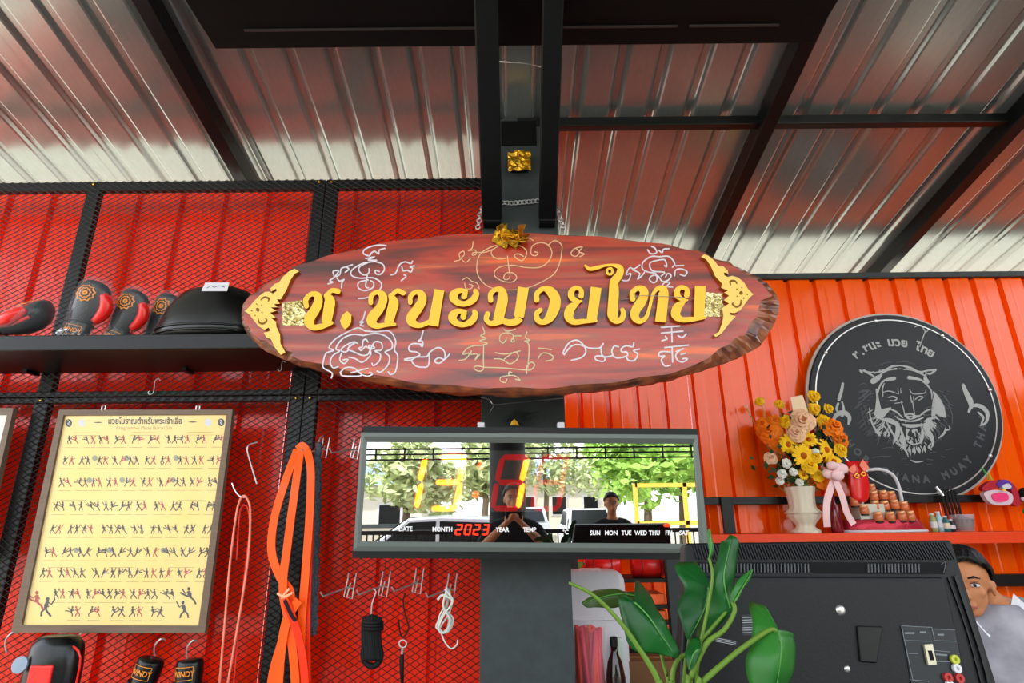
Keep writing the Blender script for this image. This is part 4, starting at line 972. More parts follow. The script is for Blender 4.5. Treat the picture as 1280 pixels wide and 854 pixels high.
# ================================================================== TIGER DISC
YD = 3.66
dc = at(1131, 504, YD); RD = .605
DP = plane(dc, (0, -1, 0))
m_disc = mat('charcoal_disc_paint', '17191b', .45, bump=.05, bscale=6, var=.1)
disc = thing('round_plaque', 'big round charcoal plaque with an engraved roaring tiger head on the orange wall', 'plaque', dc-V((0, 0, RD)))
def circ(r, n=64): return [(r*math.cos(2*math.pi*k/n), r*math.sin(2*math.pi*k/n)) for k in range(n)]
mb = MB(); fr_ = lambda u, v, o=0: dc+V((u, -o, v))
rr = [[fr_(x, y, t_) for x, y in circ(r)] for r, t_ in ((RD-.01, -.03), (RD, -.026), (RD, .0), (RD-.004, .004))]
mb.rings(rr, cap=True).build('plate', m_disc, disc)
MB().rings([[fr_(x, y, .0045) for x, y in circ(RD-.034, 96)], [fr_(x, y, .0065) for x, y in circ(RD-.034, 96)], [fr_(x, y, .0065) for x, y in circ(RD-.041, 96)], [fr_(x, y, .0045) for x, y in circ(RD-.041, 96)]], cap=False).build('rim_line', mat('silver_line', 'b9b6b2', .3, .6), disc)
MB().rings([[fr_(x, y, -.029) for x, y in circ(RD-.006)], [fr_(x, y, -.029) for x, y in circ(RD+.016)], [fr_(x, y, -.012) for x, y in circ(RD+.016)], [fr_(x, y, -.012) for x, y in circ(RD-.006)]], cap=False).build('back_rim', mat('pale_back_rim', 'b8aca4', .5), disc)
for k in range(8):
    a = R(8+45*k); MB().sph(fr_((RD-.037)*math.cos(a), (RD-.037)*math.sin(a), .008), .013, 10, 5, (1, .6, 1)).build('bolt', m_wire, disc, smooth=True)
for a in (R(52), R(128), R(232), R(308)):
    MB().bar(fr_((RD-.1)*math.cos(a), (RD-.1)*math.sin(a), -.03), V((dc.x+(RD-.1)*math.cos(a), YB-.012, dc.z+(RD-.1)*math.sin(a))), .03, .03).build('standoff', m_steel, disc)
m_eng = mat('silver_engraving', 'a8a8a6', .5); m_eng2 = mat('grey_engraving', '4c4f51', .55)
T5 = lambda x, y: (1060+x/5.693, 440+y/5.693)
TW = [ # bright strokes (crop coords, width in crop px)
 [(85, 135, 16), (95, 150, 14)], [(100, 135, 8), (180, 150, 10), (250, 135, 12), (310, 105, 14), (370, 100, 8)], [(620, 130, 14), (560, 135, 10), (500, 145, 12), (440, 115, 14), (375, 100, 8)],
 [(110, 135, 16), (160, 165, 14), (185, 180, 6)], [(615, 135, 14), (580, 160, 12), (550, 150, 8)], [(230, 160, 10), (280, 130, 14), (340, 125, 6)], [(540, 170, 10), (470, 135, 14), (400, 125, 6)],
 [(175, 210, 40), (205, 190, 40), (235, 165, 12)], [(560, 215, 30), (545, 190, 26), (550, 160, 8)], [(210, 290, 8), (220, 250, 12), (255, 205, 14), (325, 190, 26)], [(590, 280, 8), (560, 240, 12), (510, 200, 14), (430, 185, 26)],
 [(200, 270, 14), (205, 330, 18), (210, 400, 40), (215, 450, 66), (250, 430, 50), (300, 400, 8)], [(605, 290, 14), (635, 350, 44), (650, 420, 76), (690, 465, 10)],
 [(620, 340, 40), (620, 400, 56), (600, 450, 24)],
 [(285, 325, 8), (320, 320, 10), (345, 335, 8), (320, 350, 8), (295, 345, 5)], [(475, 340, 6), (500, 320, 9), (530, 325, 9), (500, 345, 7)], [(240, 290, 4), (290, 280, 7), (350, 300, 5)], [(435, 270, 5), (460, 300, 7), (540, 295, 6), (550, 275, 4)], [(350, 260, 4), (355, 300, 8)], [(370, 260, 3), (372, 295, 6)], [(440, 310, 4), (450, 360, 8)], [(460, 320, 3), (465, 350, 6)],
 [(330, 368, 5), (385, 360, 5)],
 [(400, 455, 10), (430, 470, 26), (470, 465, 22), (500, 455, 8)], [(330, 460, 4), (360, 480, 10), (400, 490, 14), (440, 495, 10), (480, 490, 14), (530, 470, 8)],
 [(225, 480, 6), (290, 490, 34), (345, 520, 30), (350, 570, 34), (335, 620, 30), (320, 650, 6)], [(600, 470, 8), (560, 500, 44), (560, 560, 40), (590, 610, 30), (600, 660, 14), (580, 690, 4)],
 [(385, 515, 14), (440, 530, 26), (530, 520, 14)], [(370, 540, 10), (385, 600, 18), (400, 660, 14)], [(420, 560, 26), (420, 620, 22)], [(455, 570, 20), (475, 560, 30), (480, 600, 14), (505, 580, 12)], [(525, 550, 14), (525, 610, 22), (510, 640, 12)],
 [(420, 640, 8), (460, 660, 10), (520, 645, 8)], [(270, 500, 6), (300, 560, 16), (325, 600, 6)], [(240, 510, 4), (285, 575, 10), (290, 600, 3)],
 [(180, 545, 6), (210, 570, 20), (225, 600, 6)], [(150, 400, 4), (155, 470, 10), (185, 545, 14), (215, 600, 5)], [(690, 540, 5), (680, 580, 16), (640, 615, 5)], [(690, 560, 12), (720, 550, 10), (715, 530, 4)],
 [(340, 650, 10), (390, 680, 18), (415, 720, 10), (425, 750, 3)], [(430, 680, 6), (435, 700, 16), (440, 740, 3)], [(465, 680, 6), (470, 710, 18), (470, 730, 3)], [(500, 680, 6), (505, 705, 16), (505, 725, 3)], [(540, 670, 6), (540, 690, 16), (550, 720, 3)], [(590, 650, 6), (570, 680, 14), (590, 700, 3)],
 [(440, 770, 3), (480, 785, 12), (530, 780, 3)], [(370, 600, 12), (375, 640, 16), (390, 660, 5)],
 [(372, 350, 3), (388, 400, 7), (398, 445, 5)], [(455, 350, 3), (462, 400, 7), (470, 445, 5)], [(400, 455, 8), (435, 440, 14), (475, 455, 8)], [(290, 410, 4), (335, 425, 12), (385, 470, 6)], [(600, 405, 4), (545, 425, 12), (495, 468, 6)], [(255, 225, 5), (240, 270, 9), (245, 320, 4)], [(565, 245, 5), (590, 290, 9), (592, 340, 4)],
 [(405, 500, 4), (410, 520, 10), (412, 545, 2)], [(520, 500, 4), (518, 520, 10), (515, 545, 2)],
]
TG = [ # grey strokes
 [(80, 240, 4), (105, 225, 6), (135, 240, 4)], [(75, 285, 4), (110, 275, 8), (100, 295, 4)], [(70, 340, 4), (110, 310, 14), (150, 275, 5)], [(75, 360, 4), (120, 330, 10), (165, 280, 4)], [(90, 400, 4), (100, 460, 5), (125, 530, 4)], [(105, 380, 5), (130, 450, 7), (145, 520, 5)], [(640, 275, 4), (670, 290, 7)],
 [(680, 330, 4), (705, 350, 9), (715, 370, 4)], [(700, 370, 4), (735, 440, 9), (735, 520, 5)], [(660, 300, 3), (700, 340, 7), (720, 400, 4)], [(310, 420, 6), (330, 460, 8), (370, 450, 4)], [(295, 430, 4), (320, 475, 6), (360, 490, 3)], [(540, 410, 5), (570, 395, 6), (600, 400, 4)], [(545, 430, 5), (575, 420, 6), (600, 425, 4)], [(535, 455, 5), (570, 450, 8), (595, 445, 4)], [(550, 470, 4), (575, 470, 7)],
 [(190, 105, 3), (260, 80, 6), (310, 75, 3)], [(340, 78, 3), (400, 72, 5), (470, 90, 3)], [(240, 690, 3), (290, 680, 5), (330, 685, 3)], [(170, 755, 3), (230, 745, 6), (300, 742, 3)], [(570, 720, 5), (620, 715, 5)], [(560, 765, 4), (600, 770, 4)], [(660, 745, 4), (690, 750, 4)], [(380, 765, 4), (410, 760, 5)], [(390, 805, 4), (430, 805, 4)], [(560, 800, 4), (590, 800, 4)], [(690, 700, 3), (740, 690, 3)],
 [(700, 560, 4), (660, 610, 8), (620, 640, 5), (600, 670, 4)], [(240, 570, 4), (270, 600, 8), (320, 640, 5)], [(240, 270, 4), (250, 300, 6), (235, 330, 4)], [(260, 410, 4), (300, 440, 8), (340, 440, 4)], [(540, 280, 4), (555, 300, 8), (540, 320, 4)],
]
mb = MB()
for s_ in TW: mb.stroke([T5(p[0], p[1])+(p[2]/5.693,) for p in s_], DP, None, .004, .0062, sub=3)
# side scrolls
for s_ in ([(1053, 480, 3), (1051, 490, 4), (1048, 500, 4)], [(1047, 505, 3), (1045, 512, 3), (1049, 517, 2)], [(1052, 503, 2), (1054, 512, 3), (1052, 520, 4)], [(1040, 530, 3), (1044, 520, 5), (1054, 516, 6), (1061, 522, 5), (1060, 530, 3)],
           [(1203, 482, 4), (1207, 492, 6), (1212, 502, 7), (1213, 510, 4)], [(1210, 515, 3), (1214, 508, 4), (1224, 508, 5), (1233, 516, 5), (1232, 528, 3), (1225, 532, 2)], [(1222, 516, 2), (1228, 522, 3), (1226, 530, 2)]):
    mb.stroke(s_, DP, None, .004, .0062, sub=3)
rn = random.Random(17)
def fur(mb, cx_, cy_, rx_, ry_, a0, a1, n, l0, l1, w_):
    for i in range(n):
        a = R(rn.uniform(a0, a1)); k = rn.uniform(.82, 1.08); x, y = cx_+rx_*k*math.cos(a), cy_+ry_*k*math.sin(a)
        l = rn.uniform(l0, l1); an = a+rn.uniform(-.35, .35); dx, dy = math.cos(an), math.sin(an)*.6+.6; q = math.hypot(dx, dy); dx /= q; dy /= q; b_ = rn.uniform(-.15, .15)*l
        mb.stroke([T5(x, y)+(.2,), T5(x+dx*l*.5+b_, y+dy*l*.5)+(w_*rn.uniform(.6, 1.2)/5.7,), T5(x+dx*l, y+dy*l)+(.15,)], DP, None, .004, .0058, sub=3)
fur(mb, 395, 470, 190, 150, 10, 170, 46, 25, 65, 10); fur(mb, 400, 420, 215, 150, 120, 190, 24, 25, 60, 9); fur(mb, 400, 420, 225, 150, -10, 60, 24, 25, 60, 9)
fur(mb, 465, 620, 80, 60, 15, 165, 22, 25, 55, 10); fur(mb, 470, 480, 130, 40, 0, 360, 26, 12, 26, 5)
fur(mb, 360, 160, 190, 40, 190, 350, 18, 12, 26, 5)
mb.build('tiger_engraving', m_eng, disc)
mb = MB()
for s_ in TG: mb.stroke([T5(p[0], p[1])+(p[2]/5.693,) for p in s_], DP, None, .004, .0056, sub=3)
fur(mb, 400, 400, 300, 240, 120, 215, 42, 25, 70, 7); fur(mb, 400, 400, 305, 240, -30, 60, 42, 25, 70, 7); fur(mb, 395, 470, 230, 180, 20, 160, 30, 25, 60, 7)
mb.build('fine_engraving', m_eng2, disc)
mb = MB()
for s_ in ([(500, 340, 20), (505, 343, 20)],): pass
for s_ in ([(430, 590, 22), (440, 560, 12), (448, 600, 20)], [(478, 570, 10), (488, 600, 20), (492, 620, 12)], [(312, 332, 9), (318, 335, 9)], [(503, 332, 9), (508, 335, 9)], [(430, 465, 7), (440, 474, 7), (452, 465, 7)], [(360, 505, 6), (440, 512, 10), (545, 503, 6)], [(590, 470, 5), (560, 480, 7), (540, 475, 4)]):
    mb.stroke([T5(p[0], p[1])+(p[2]/5.693,) for p in s_], DP, None, .0062, .0068, sub=3)
mb.build('engraving_dark', m_disc, disc)  # pupils, nose and mouth lines drawn in the plate's own colour
mb = MB()
def arc_text(m_, s_, rad, a0, a1, size, inward=False, bold=.004):
    clusters = s_
    n = len(clusters)
    for i, chx in enumerate(clusters):
        if chx == ' ': continue
        a = R(a0+(a1-a0)*i/(n-1)); 
        er = V((math.cos(a), 0, math.sin(a))); et = V((math.sin(a), 0, -math.cos(a)))
        if inward: er_, et_ = -er, -et
        else: er_, et_ = er, et
        c = dc+er*rad+V((0, -.006, 0)); mb = MB()
        put_text(mb, chx, size, lambda u, v: c+et_*u+er_*v, bold=bold)
        mb.build('letter', m_, disc)
arc_text(m_eng, ['ช', '.', 'ช', 'น', 'ะ', ' ', 'ม', 'ว', 'ย', ' ', 'ไ', 'ท', 'ย'], .385, 128, 54, .08, bold=.003)
arc_text(m_eng2, 'CHOR CHANA MUAY THAI', .50, 205, 348, .06, inward=True, bold=.003)
mb = MB().stroke([(1143, 409, 1), (1150, 407, 1.4), (1157, 415, 1), (1160, 411, 1.2)], DP, None, .004, .006).stroke([(1156, 414, 1.2), (1152, 425, 1), (1149, 434, .6)], DP, None, .004, .006); mb.build('scratch', m_eng, disc)

# ================================================================== VASE AND FLOWERS
YV = 3.54
zv = zst
vc = at(1008, 667, YV); vc.z = zv
hv = at(1008, 609, YV).z-zv
wu = at(1030, 640, YV).x-at(1008, 640, YV).x
t = thing('vase', 'cream ribbed urn vase holding the flowers on the orange shelf', 'vase', vc)
pr = [(.85, 0), (.9, .02), (.88, .06), (.62, .12), (.58, .16), (.66, .22), (.98, .34), (1.02, .42), (1.0, .48), (.82, .54), (.8, .62), (.84, .82), (.92, .96), (.95, 1), (.86, 1), (.78, .8), (.01, .6)]
m_cream = mat('cream_ceramic', 'd9cdb6', .4)
rr = []
for r_, z_ in pr:
    rr.append([vc+V((wu*.86*r_*(1+.035*math.cos(12*a)*(1 if .2 < z_ < 1 else 0))*math.cos(a), wu*.86*r_*(1+.035*math.cos(12*a))*math.sin(a), hv*z_)) for a in [2*math.pi*k/48 for k in range(48)]])
MB().rings(rr).build('urn_body', m_cream, t, smooth=True)
MB().tube([vc+V((wu*.93*math.cos(a), wu*.93*math.sin(a), hv*.44)) for a in [2*math.pi*k/32 for k in range(32)]], .007, 6, closed=True).build('moulding', m_cream, t, smooth=True)
bq = thing('flower_bouquet', 'full bouquet of yellow, orange and peach flowers in the cream vase', 'flowers', vc+V((0, 0, hv*.7)))
m_fy = mat('yellow_petal', 'ffc812', .6, var=.15); m_fo = mat('orange_petal', 'ff8206', .6, var=.2); m_fp = mat('peach_petal', 'f4c39a', .6, var=.08); m_fw = mat('white_petal', 'e9e9dc', .6)
m_fc = mat('brown_orange_centre', 'b95a0c', .7); m_gr = mat('bouquet_green', '2c4a22', .6, var=.4); m_grl = mat('light_green', '8aa04a', .6)
rn = random.Random(21)
def frame_for(d):
    d = d.normalized(); u = d.cross(V((0, 0, 1)));
    if u.length < .01: u = V((1, 0, 0))
    u.normalize(); return d, u, u.cross(d)
def flower(kind, px, py, rpx, Y, m):
    c = at(px, py, Y); r = rpx/720*3.6
    d, u, v = frame_for(V((rn.uniform(-.5, .5)+(px-1005)/90, -1.2, rn.uniform(-.2, .4)+.2)))
    mb = MB(); layers = {'daisy': [(1, 14, .1)], 'ruffle': [(1, 10, .0), (.8, 9, .35), (.55, 7, .7), (.3, 5, 1.1)], 'rose': [(1, 7, .1), (.78, 6, .45), (.55, 5, .8), (.35, 4, 1.2)], 'ball': [(1, 9, -.3), (.85, 9, .3), (.5, 6, .9)]}[kind]
    for L_, n, lift in layers:
        a0 = rn.uniform(0, 6)
        for k in range(n):
            a = a0+2*math.pi*k/n+rn.uniform(-.1, .1); e = u*math.cos(a)+v*math.sin(a); s_ = d.cross(e)
            w_ = r*L_*(1.1 if kind == 'rose' else .75 if kind != 'daisy' else .34); ln = r*L_*rn.uniform(.88, 1.08)
            up = d*lift*r*.7; b = len(mb.v)
            mb.v += [c+e*ln*.1+up*.2-s_*w_*.25, c+e*ln*.1+up*.2+s_*w_*.25, c+e*ln*.6+up*.8+s_*w_*.6+d*r*.12, c+e*ln*.6+up*.8-s_*w_*.6+d*r*.12, c+e*ln+up+s_*w_*.3-d*r*rn.uniform(0, .2), c+e*ln*1.03+up-d*r*rn.uniform(-.1, .2), c+e*ln+up-s_*w_*.3-d*r*.05]
            mb.face([b, b+1, b+2, b+3]); mb.face([b+3, b+2, b+4, b+5, b+6])
    o = mb.build('flower', m, bq)
    if kind == 'daisy': MB().sph(c+d*r*.06, r*.3, 8, 5).build('flower_centre', m_fc, o)
    tgt = vc+V((rn.uniform(-.03, .03), rn.uniform(-.02, .02), hv*.85)); back = c-d*r*.1
    MB().tube(catmull([back, back-d*.05+V((0, 0, -.02)), (back+tgt)/2+V((0, .02, -.03)), tgt], 3), .0028, 5).build('stem', m_grl, o)
for k_, px, py, r_, dY, m in [('ruffle', 962, 541, 15, 0, m_fo), ('ruffle', 974, 557, 11, -.04, m_fo), ('ruffle', 953, 531, 10, .03, m_fo), ('ruffle', 968, 527, 9, 0, m_fo), ('ruffle', 1041, 535, 14, -.02, m_fo), ('ruffle', 1050, 549, 11, 0, m_fo), ('ruffle', 1030, 527, 9, 0, m_fy),
        ('ruffle', 983, 527, 9, -.04, m_fy), ('daisy', 985, 556, 12, -.09, m_fy), ('daisy', 1004, 570, 14, -.13, m_fy), ('ruffle', 1012, 582, 10, -.13, m_fy), ('daisy', 1032, 563, 13, -.1, m_fy), ('daisy', 1042, 577, 10, -.08, m_fy), ('ruffle', 1051, 563, 9, -.04, m_fy), ('daisy', 1011, 550, 10, -.1, m_fy), ('ruffle', 1022, 594, 8, -.1, m_fy), ('daisy', 1004, 594, 7, -.1, m_fy), ('ruffle', 1029, 603, 9, -.08, m_fo), ('ruffle', 1048, 588, 7, -.05, m_fy), ('ruffle', 995, 541, 6, -.08, m_fy), ('ruffle', 1020, 572, 8, -.13, m_fy),
        ('ball', 949, 502, 6, .04, m_fy), ('ball', 974, 505, 6, .02, m_fy), ('ball', 1018, 495, 8, .02, m_fy), ('ball', 1019, 511, 8, 0, m_fy), ('ball', 1036, 511, 7, .02, m_fy),
        ('rose', 1003, 527, 15, -.08, m_fp), ('rose', 996, 543, 11, -.1, m_fp), ('rose', 963, 573, 8, -.04, m_fp), ('ball', 984, 579, 6, -.1, m_fw), ('ball', 978, 592, 6, -.08, m_fw), ('ball', 992, 590, 5, -.1, m_fw), ('ball', 1020, 565, 5, -.13, m_fw), ('ball', 975, 601, 5, -.05, m_fw), ('ball', 1000, 603, 5, -.1, m_fw), ('ball', 932, 508, 2.5, .05, m_fp)]:
    flower(k_, px, py, r_, YV+.03+dY, m)
mb = MB()
for i in range(190):
    c = at(rn.gauss(1000, 22), rn.gauss(575, 24), YV+rn.uniform(-.06, .08)); 
    if c.z < zv+hv+.01: c.z = zv+hv+rn.uniform(.01, .08)
    d = V((rn.uniform(-1, 1), rn.uniform(-.8, .3), rn.uniform(-.3, 1))).normalized(); s_ = d.cross(V((0, 1, .2))).normalized(); l = rn.uniform(.03, .07)
    b = len(mb.v); mb.v += [c, c+d*l*.5+s_*l*.25, c+d*l, c+d*l*.5-s_*l*.25]; mb.face([b, b+1, b+2, b+3])
o = mb.build('foliage', m_gr, bq); o['kind'] = 'stuff'
o = MB().poly([(988, 497), (1003, 494), (1010, 515), (992, 518)], vplane(YV-.02), 0, .002, True).build('gift_card', mat('peach_card', 'f0cfa8', .6)); tag(o, 'small peach card tucked upright among the flowers', 'card')

# gift basket
bc = at(1104, 663, 3.56); bc.z = zst
bas = thing('gift_basket', 'oval red gift basket with white handle and silver rim on the shelf', 'basket', bc)
bw = .235
MB().lathe([(.001, 0), (bw, 0), (bw+.01, .012), (bw*.93, .07), (bw*.90, .075), (bw*.88, .06), (.001, .055)], bc, 36, sy=.42).build('tray', mat('red_foil_wrap', 'b5283a', .3, .3, bump=.6, bscale=25), bas, smooth=True)
MB().tube([bc+V(((bw+.012)*math.cos(a), (bw+.012)*.42*math.sin(a), .008)) for a in [2*math.pi*k/40 for k in range(40)]], .008, 6, closed=True).build('rim', m_white, bas, smooth=True)
mb = MB(); mb.tube(catmull([bc+V((-.11, 0, .07)), at(1078, 596, 3.56), at(1092, 587, 3.56), at(1110, 590, 3.56), at(1122, 604, 3.56), at(1130, 640, 3.56), bc+V((.15, 0, .07))], 5), .010, 8); mb.build('handle', m_white, bas, smooth=True)
MB().box(bc+V((-.08, -.02, .115)), (.15, .09, .09)).build('stepped_card', mat('grey_card', 'c4c0b2', .6), bas, mods=BEV(.004))
MB().box(bc+V((.05, .03, .10)), (.24, .07, .09)).build('stepped_card', mat('grey_card', 'c4c0b2', .6), bas, mods=BEV(.004))
m_jar = mat('amber_jar', 'c9683a', .2, coat=.5); m_jar_shade = mat('jar_base_shade', '2b1713', .4)
J0 = None
labs = 'small amber jar with dark lid packed in the red gift basket'
for (px, py, yy) in [(1068, 628, 3.51), (1080, 638, 3.495), (1092, 621, 3.55), (1104, 620, 3.55), (1114, 621, 3.55), (1094, 633, 3.52), (1106, 633, 3.52), (1118, 632, 3.53), (1098, 647, 3.475), (1113, 647, 3.475), (1127, 646, 3.48), (1138, 646, 3.485), (1130, 634, 3.52), (1089, 612, 3.56)]:
    c = at(px, py, yy)
    if J0 is None:
        J0 = thing('jar', labs, 'jar', (0, 0, 0), 'amber jars in the gift basket')
        MB().lathe([(.022, -.022), (.026, -.018), (.026, .012), (.02, .018)], (0, 0, 0), 14).build('glass', m_jar, J0, smooth=True)
        MB().lathe([(.022, .016), (.023, .018), (.023, .03), (.02, .032)], (0, 0, 0), 14).build('lid', mat('gold_lid', 'e0a070', .3, .4), J0, smooth=True)
        MB().lathe([(.0225, -.03), (.0225, -.02)], (0, 0, 0), 14).build('base_shadow', m_jar_shade, J0)  # dark disc standing in for the shade under the jar
        j = J0
    else: j = copy_tree(J0)
    j['label'] = 'small amber jar in the red gift basket, ' + {(1068, 628): 'leftmost', (1080, 638): 'on grey steps', (1092, 621): 'back row, beside the pouch', (1104, 620): 'second of the back row', (1114, 621): 'back row, under the handle', (1094, 633): 'first of the middle row', (1106, 633): 'second of the middle row', (1118, 632): 'third of the middle row', (1098, 647): 'first of the front row', (1113, 647): 'second of the front row', (1127, 646): 'third of the front row', (1138, 646): 'rightmost of the front row', (1130, 634): 'at the handle foot', (1089, 612): 'topmost of all'}[(px, py)]
    j.location = c
rb = at(1073, 600, 3.5)
t = thing('red_pouch', 'bright red pouch with two gold rings and flared top on the gift basket', 'pouch', rb)
MB().rings([[at(1073+wx*math.cos(a)+dx, y, 3.50-.02*math.sin(a)) for a in [2*math.pi*k/16 for k in range(16)]] for wx, dx, y in ((6, 4, 628), (11, 2, 622), (13, 1, 605), (12, -1, 592), (10, -2, 586), (15, -2, 577))]).build('pouch_body', mat('red_satin', 'd8161a', .3, coat=.3), t, smooth=True)
MB().poly([(1059, 588), (1068, 580), (1070, 588), (1066, 592)], vplane(3.47), 0, .003, True).build('flap', mat('coral_satin', 'f07a5a', .3), t)
MB().poly([(1078, 574), (1087, 586), (1080, 590), (1074, 582)], vplane(3.47), 0, .003, True).build('flap', mat('coral_satin', 'f07a5a', .3), t)
for px in (1071, 1079): MB().tube([at(px+2.6*math.cos(a), 595-(px-1071)*.3+2.4*math.sin(a), 3.465) for a in [2*math.pi*k/12 for k in range(12)]], .004, 6, closed=True).build('ring', m_foil, t)
# ribbon
m_rib = mat('pink_satin_ribbon', 'efc3c2', .35)
t = thing('ribbon_bow', 'pale pink satin bow with long tails between the vase and the basket', 'ribbon', at(1046, 595, 3.42))
def rc(a, b, c_, Y0): 
    return catmull([a, b, c_], 4)
for pts, wd in (([(1042, 600, 3.42), (1034, 625, 3.42), (1033, 645, 3.42), (1034, 659, 3.43)], .040), ([(1044, 600, 3.41), (1053, 622, 3.41), (1058, 640, 3.42), (1067, 656, 3.43)], .036)): strap(MB(), pts, wd, 3.42, .003).build('tail', m_rib, t)
for k, (ax, ay, rx_, rz_) in enumerate(((1036, 592, .03, .028), (1050, 586, .038, .03), (1047, 594, .03, .03), (1040, 582, .025, .022))):
    c = at(ax, ay, 3.41-.01*k); MB().sph(c, 1, 12, 7, (rx_*1.3, .018, rz_*1.1)).build('loop', m_rib, t, smooth=True)
MB().sph(at(1044, 597, 3.39), .014, 8, 5).build('knot', m_rib, t, smooth=True)
bb_ = at(1047, 664, 3.52); bb_.z = zst
t = thing('red_bottle', 'dark red bottle half hidden behind the pink ribbon tails', 'bottle', bb_)
MB().lathe([(.03, 0), (.034, .01), (.034, .12), (.026, .15), (.014, .17), (.013, .22)], bb_, 16).build('bottle_body', mat('ruby_glass', '7a1020', .15, coat=.5), t, smooth=True)
MB().lathe([(.016, .22), (.016, .24), (.012, .243)], bb_, 12).build('cap', m_foil, t)
# small bottles and cup
for px, h_, m_, lab in ((1168, .105, mat('olive_glass', '9a9a60', .2), 'small olive glass bottle, leftmost on the shelf below the plaque'), (1176, .115, mat('pale_blue_glass', '9fc6cf', .15), 'small pale blue bottle with white label below the plaque'), (1184, .09, mat('teal_bottle', '2f6b6c', .2), 'small teal bottle beside the clear cup on the shelf'), (1190, .07, mat('dark_bottle', '2a2a2e', .25), 'tiny dark bottle touching the clear cup on the shelf')):
    c = at(px, 660, 3.56-(px % 3)*.01); c.z = zst
    t = thing('small_bottle', lab, 'bottle', c, 'small bottles on the orange shelf')
    MB().lathe([(.015, 0), (.018, .006), (.018, h_*.7), (.01, h_*.82), (.009, h_*.9)], c, 12).build('bottle_body', m_, t, smooth=True)
    MB().lathe([(.011, h_*.9), (.011, h_), (.009, h_)], c, 10).build('cap', m_white, t)
    MB().lathe([(.0186, h_*.22), (.0186, h_*.55)], c, 12).build('label_band', m_white if px != 1184 else m_cream, t)
c = at(1206, 661, 3.55); c.z = zst
t = thing('plastic_cup', 'clear plastic cup with dark contents standing on the orange shelf', 'cup', c)
m_clear = mat('clear_plastic', 'e6e2e6', .08, alpha=.28)
MB().rings([[c+V((r_*math.cos(a), r_*math.sin(a), z_)) for a in [2*math.pi*k/18 for k in range(18)]] for r_, z_ in ((.045, .002), (.062, .095), (.064, .097), (.060, .094), (.043, .006))]).build('cup_body', m_clear, t, smooth=True)
MB().lathe([(.042, .008), (.056, .07), (.04, .075), (.001, .095)], c, 14).build('contents', mat('dark_sweets', '3a1c22', .5), t)
t = thing('black_brush_bundle', 'bundle of black straps hanging from the black rail beside the plaque', 'strap', at(1188, 652, 3.6))
for i in range(5):
    strap(MB(), [(1176+i*4, 612, 3.6), (1180+i*4.5, 632, 3.6), (1184+i*4.6, 652-i % 2*5, 3.6)], .012, 3.6-.008*i).build('strap_strip', m_blackr, t)
MB().tube([at(1170, 609, 3.58), at(1179, 620, 3.57)], .008, 6).build('silver_clip', m_wire, t)
# colourful mask
mc = at(1246, 622, 3.58)
t = thing('carnival_mask', 'red and purple beaked ornament with a pink oval hanging at the right', 'ornament', mc)
MP = vplane(3.57)
MB().poly(catmull([(1228, 617), (1240, 613), (1256, 614), (1264, 620), (1262, 630), (1248, 632), (1236, 629)], 4, True), MP, -.02, .012, True).build('pale_rim', mat('pale_pink_felt', 'd5bcc4', .7), t)
MB().poly(catmull([(1237, 619), (1246, 616), (1256, 618), (1257, 625), (1248, 628), (1240, 626)], 4, True), MP, .012, .02, True).build('pink_oval', mat('hot_pink', 'ee3b78', .5), t)
for pts, m_, off in (([(1226, 610), (1234, 603), (1244, 601), (1250, 606), (1240, 612), (1229, 614)], mat('crimson_felt', 'b0182c', .6), .0), ([(1243, 606), (1250, 600), (1260, 603), (1262, 612), (1250, 610)], mat('purple_felt', '5a2f8e', .6), .006), ([(1256, 602), (1266, 606), (1272, 618), (1274, 632), (1264, 630), (1264, 616)], mat('crimson_felt', 'b0182c', .6), -.004), ([(1249, 608), (1256, 605), (1260, 610), (1252, 612)], m_white, .014)):
    MB().poly(catmull(pts, 4, True), MP, off-.02, off+.012, True).build('felt_piece', m_, t)
MB().poly(circ2 := [(1250+2*math.cos(a), 613+1.6*math.sin(a)) for a in [k*.7 for k in range(9)]], MP, .024, .03).build('eye_bead', m_gold, t)
MB().tube([at(1236, 600, 3.57), at(1230, 588, 3.57), at(1226, 585, 3.57)], .004, 5).build('green_strand', mat('bright_green', '3ba24a', .6), t)
MB().tube([at(1240, 600, 3.57), at(1235, 590, 3.57)], .004, 5).build('green_strand', mat('lime_green', '9ab73a', .6), t)
t = thing('second_ornament', 'dark beaded ornament cut by the right edge beside the mask', 'ornament', at(1279, 622, 3.58))
MB().sph(at(1281, 616, 3.57), .03, 10, 6).build('bead', m_blackr, t, smooth=True); MB().sph(at(1279, 624, 3.56), .014, 8, 5).build('bead', mat('pale_pink_felt', 'd5bcc4'), t, smooth=True); MB().sph(at(1283, 640, 3.57), .02, 8, 5).build('bead', mat('bright_green', '3ba24a'), t, smooth=True)

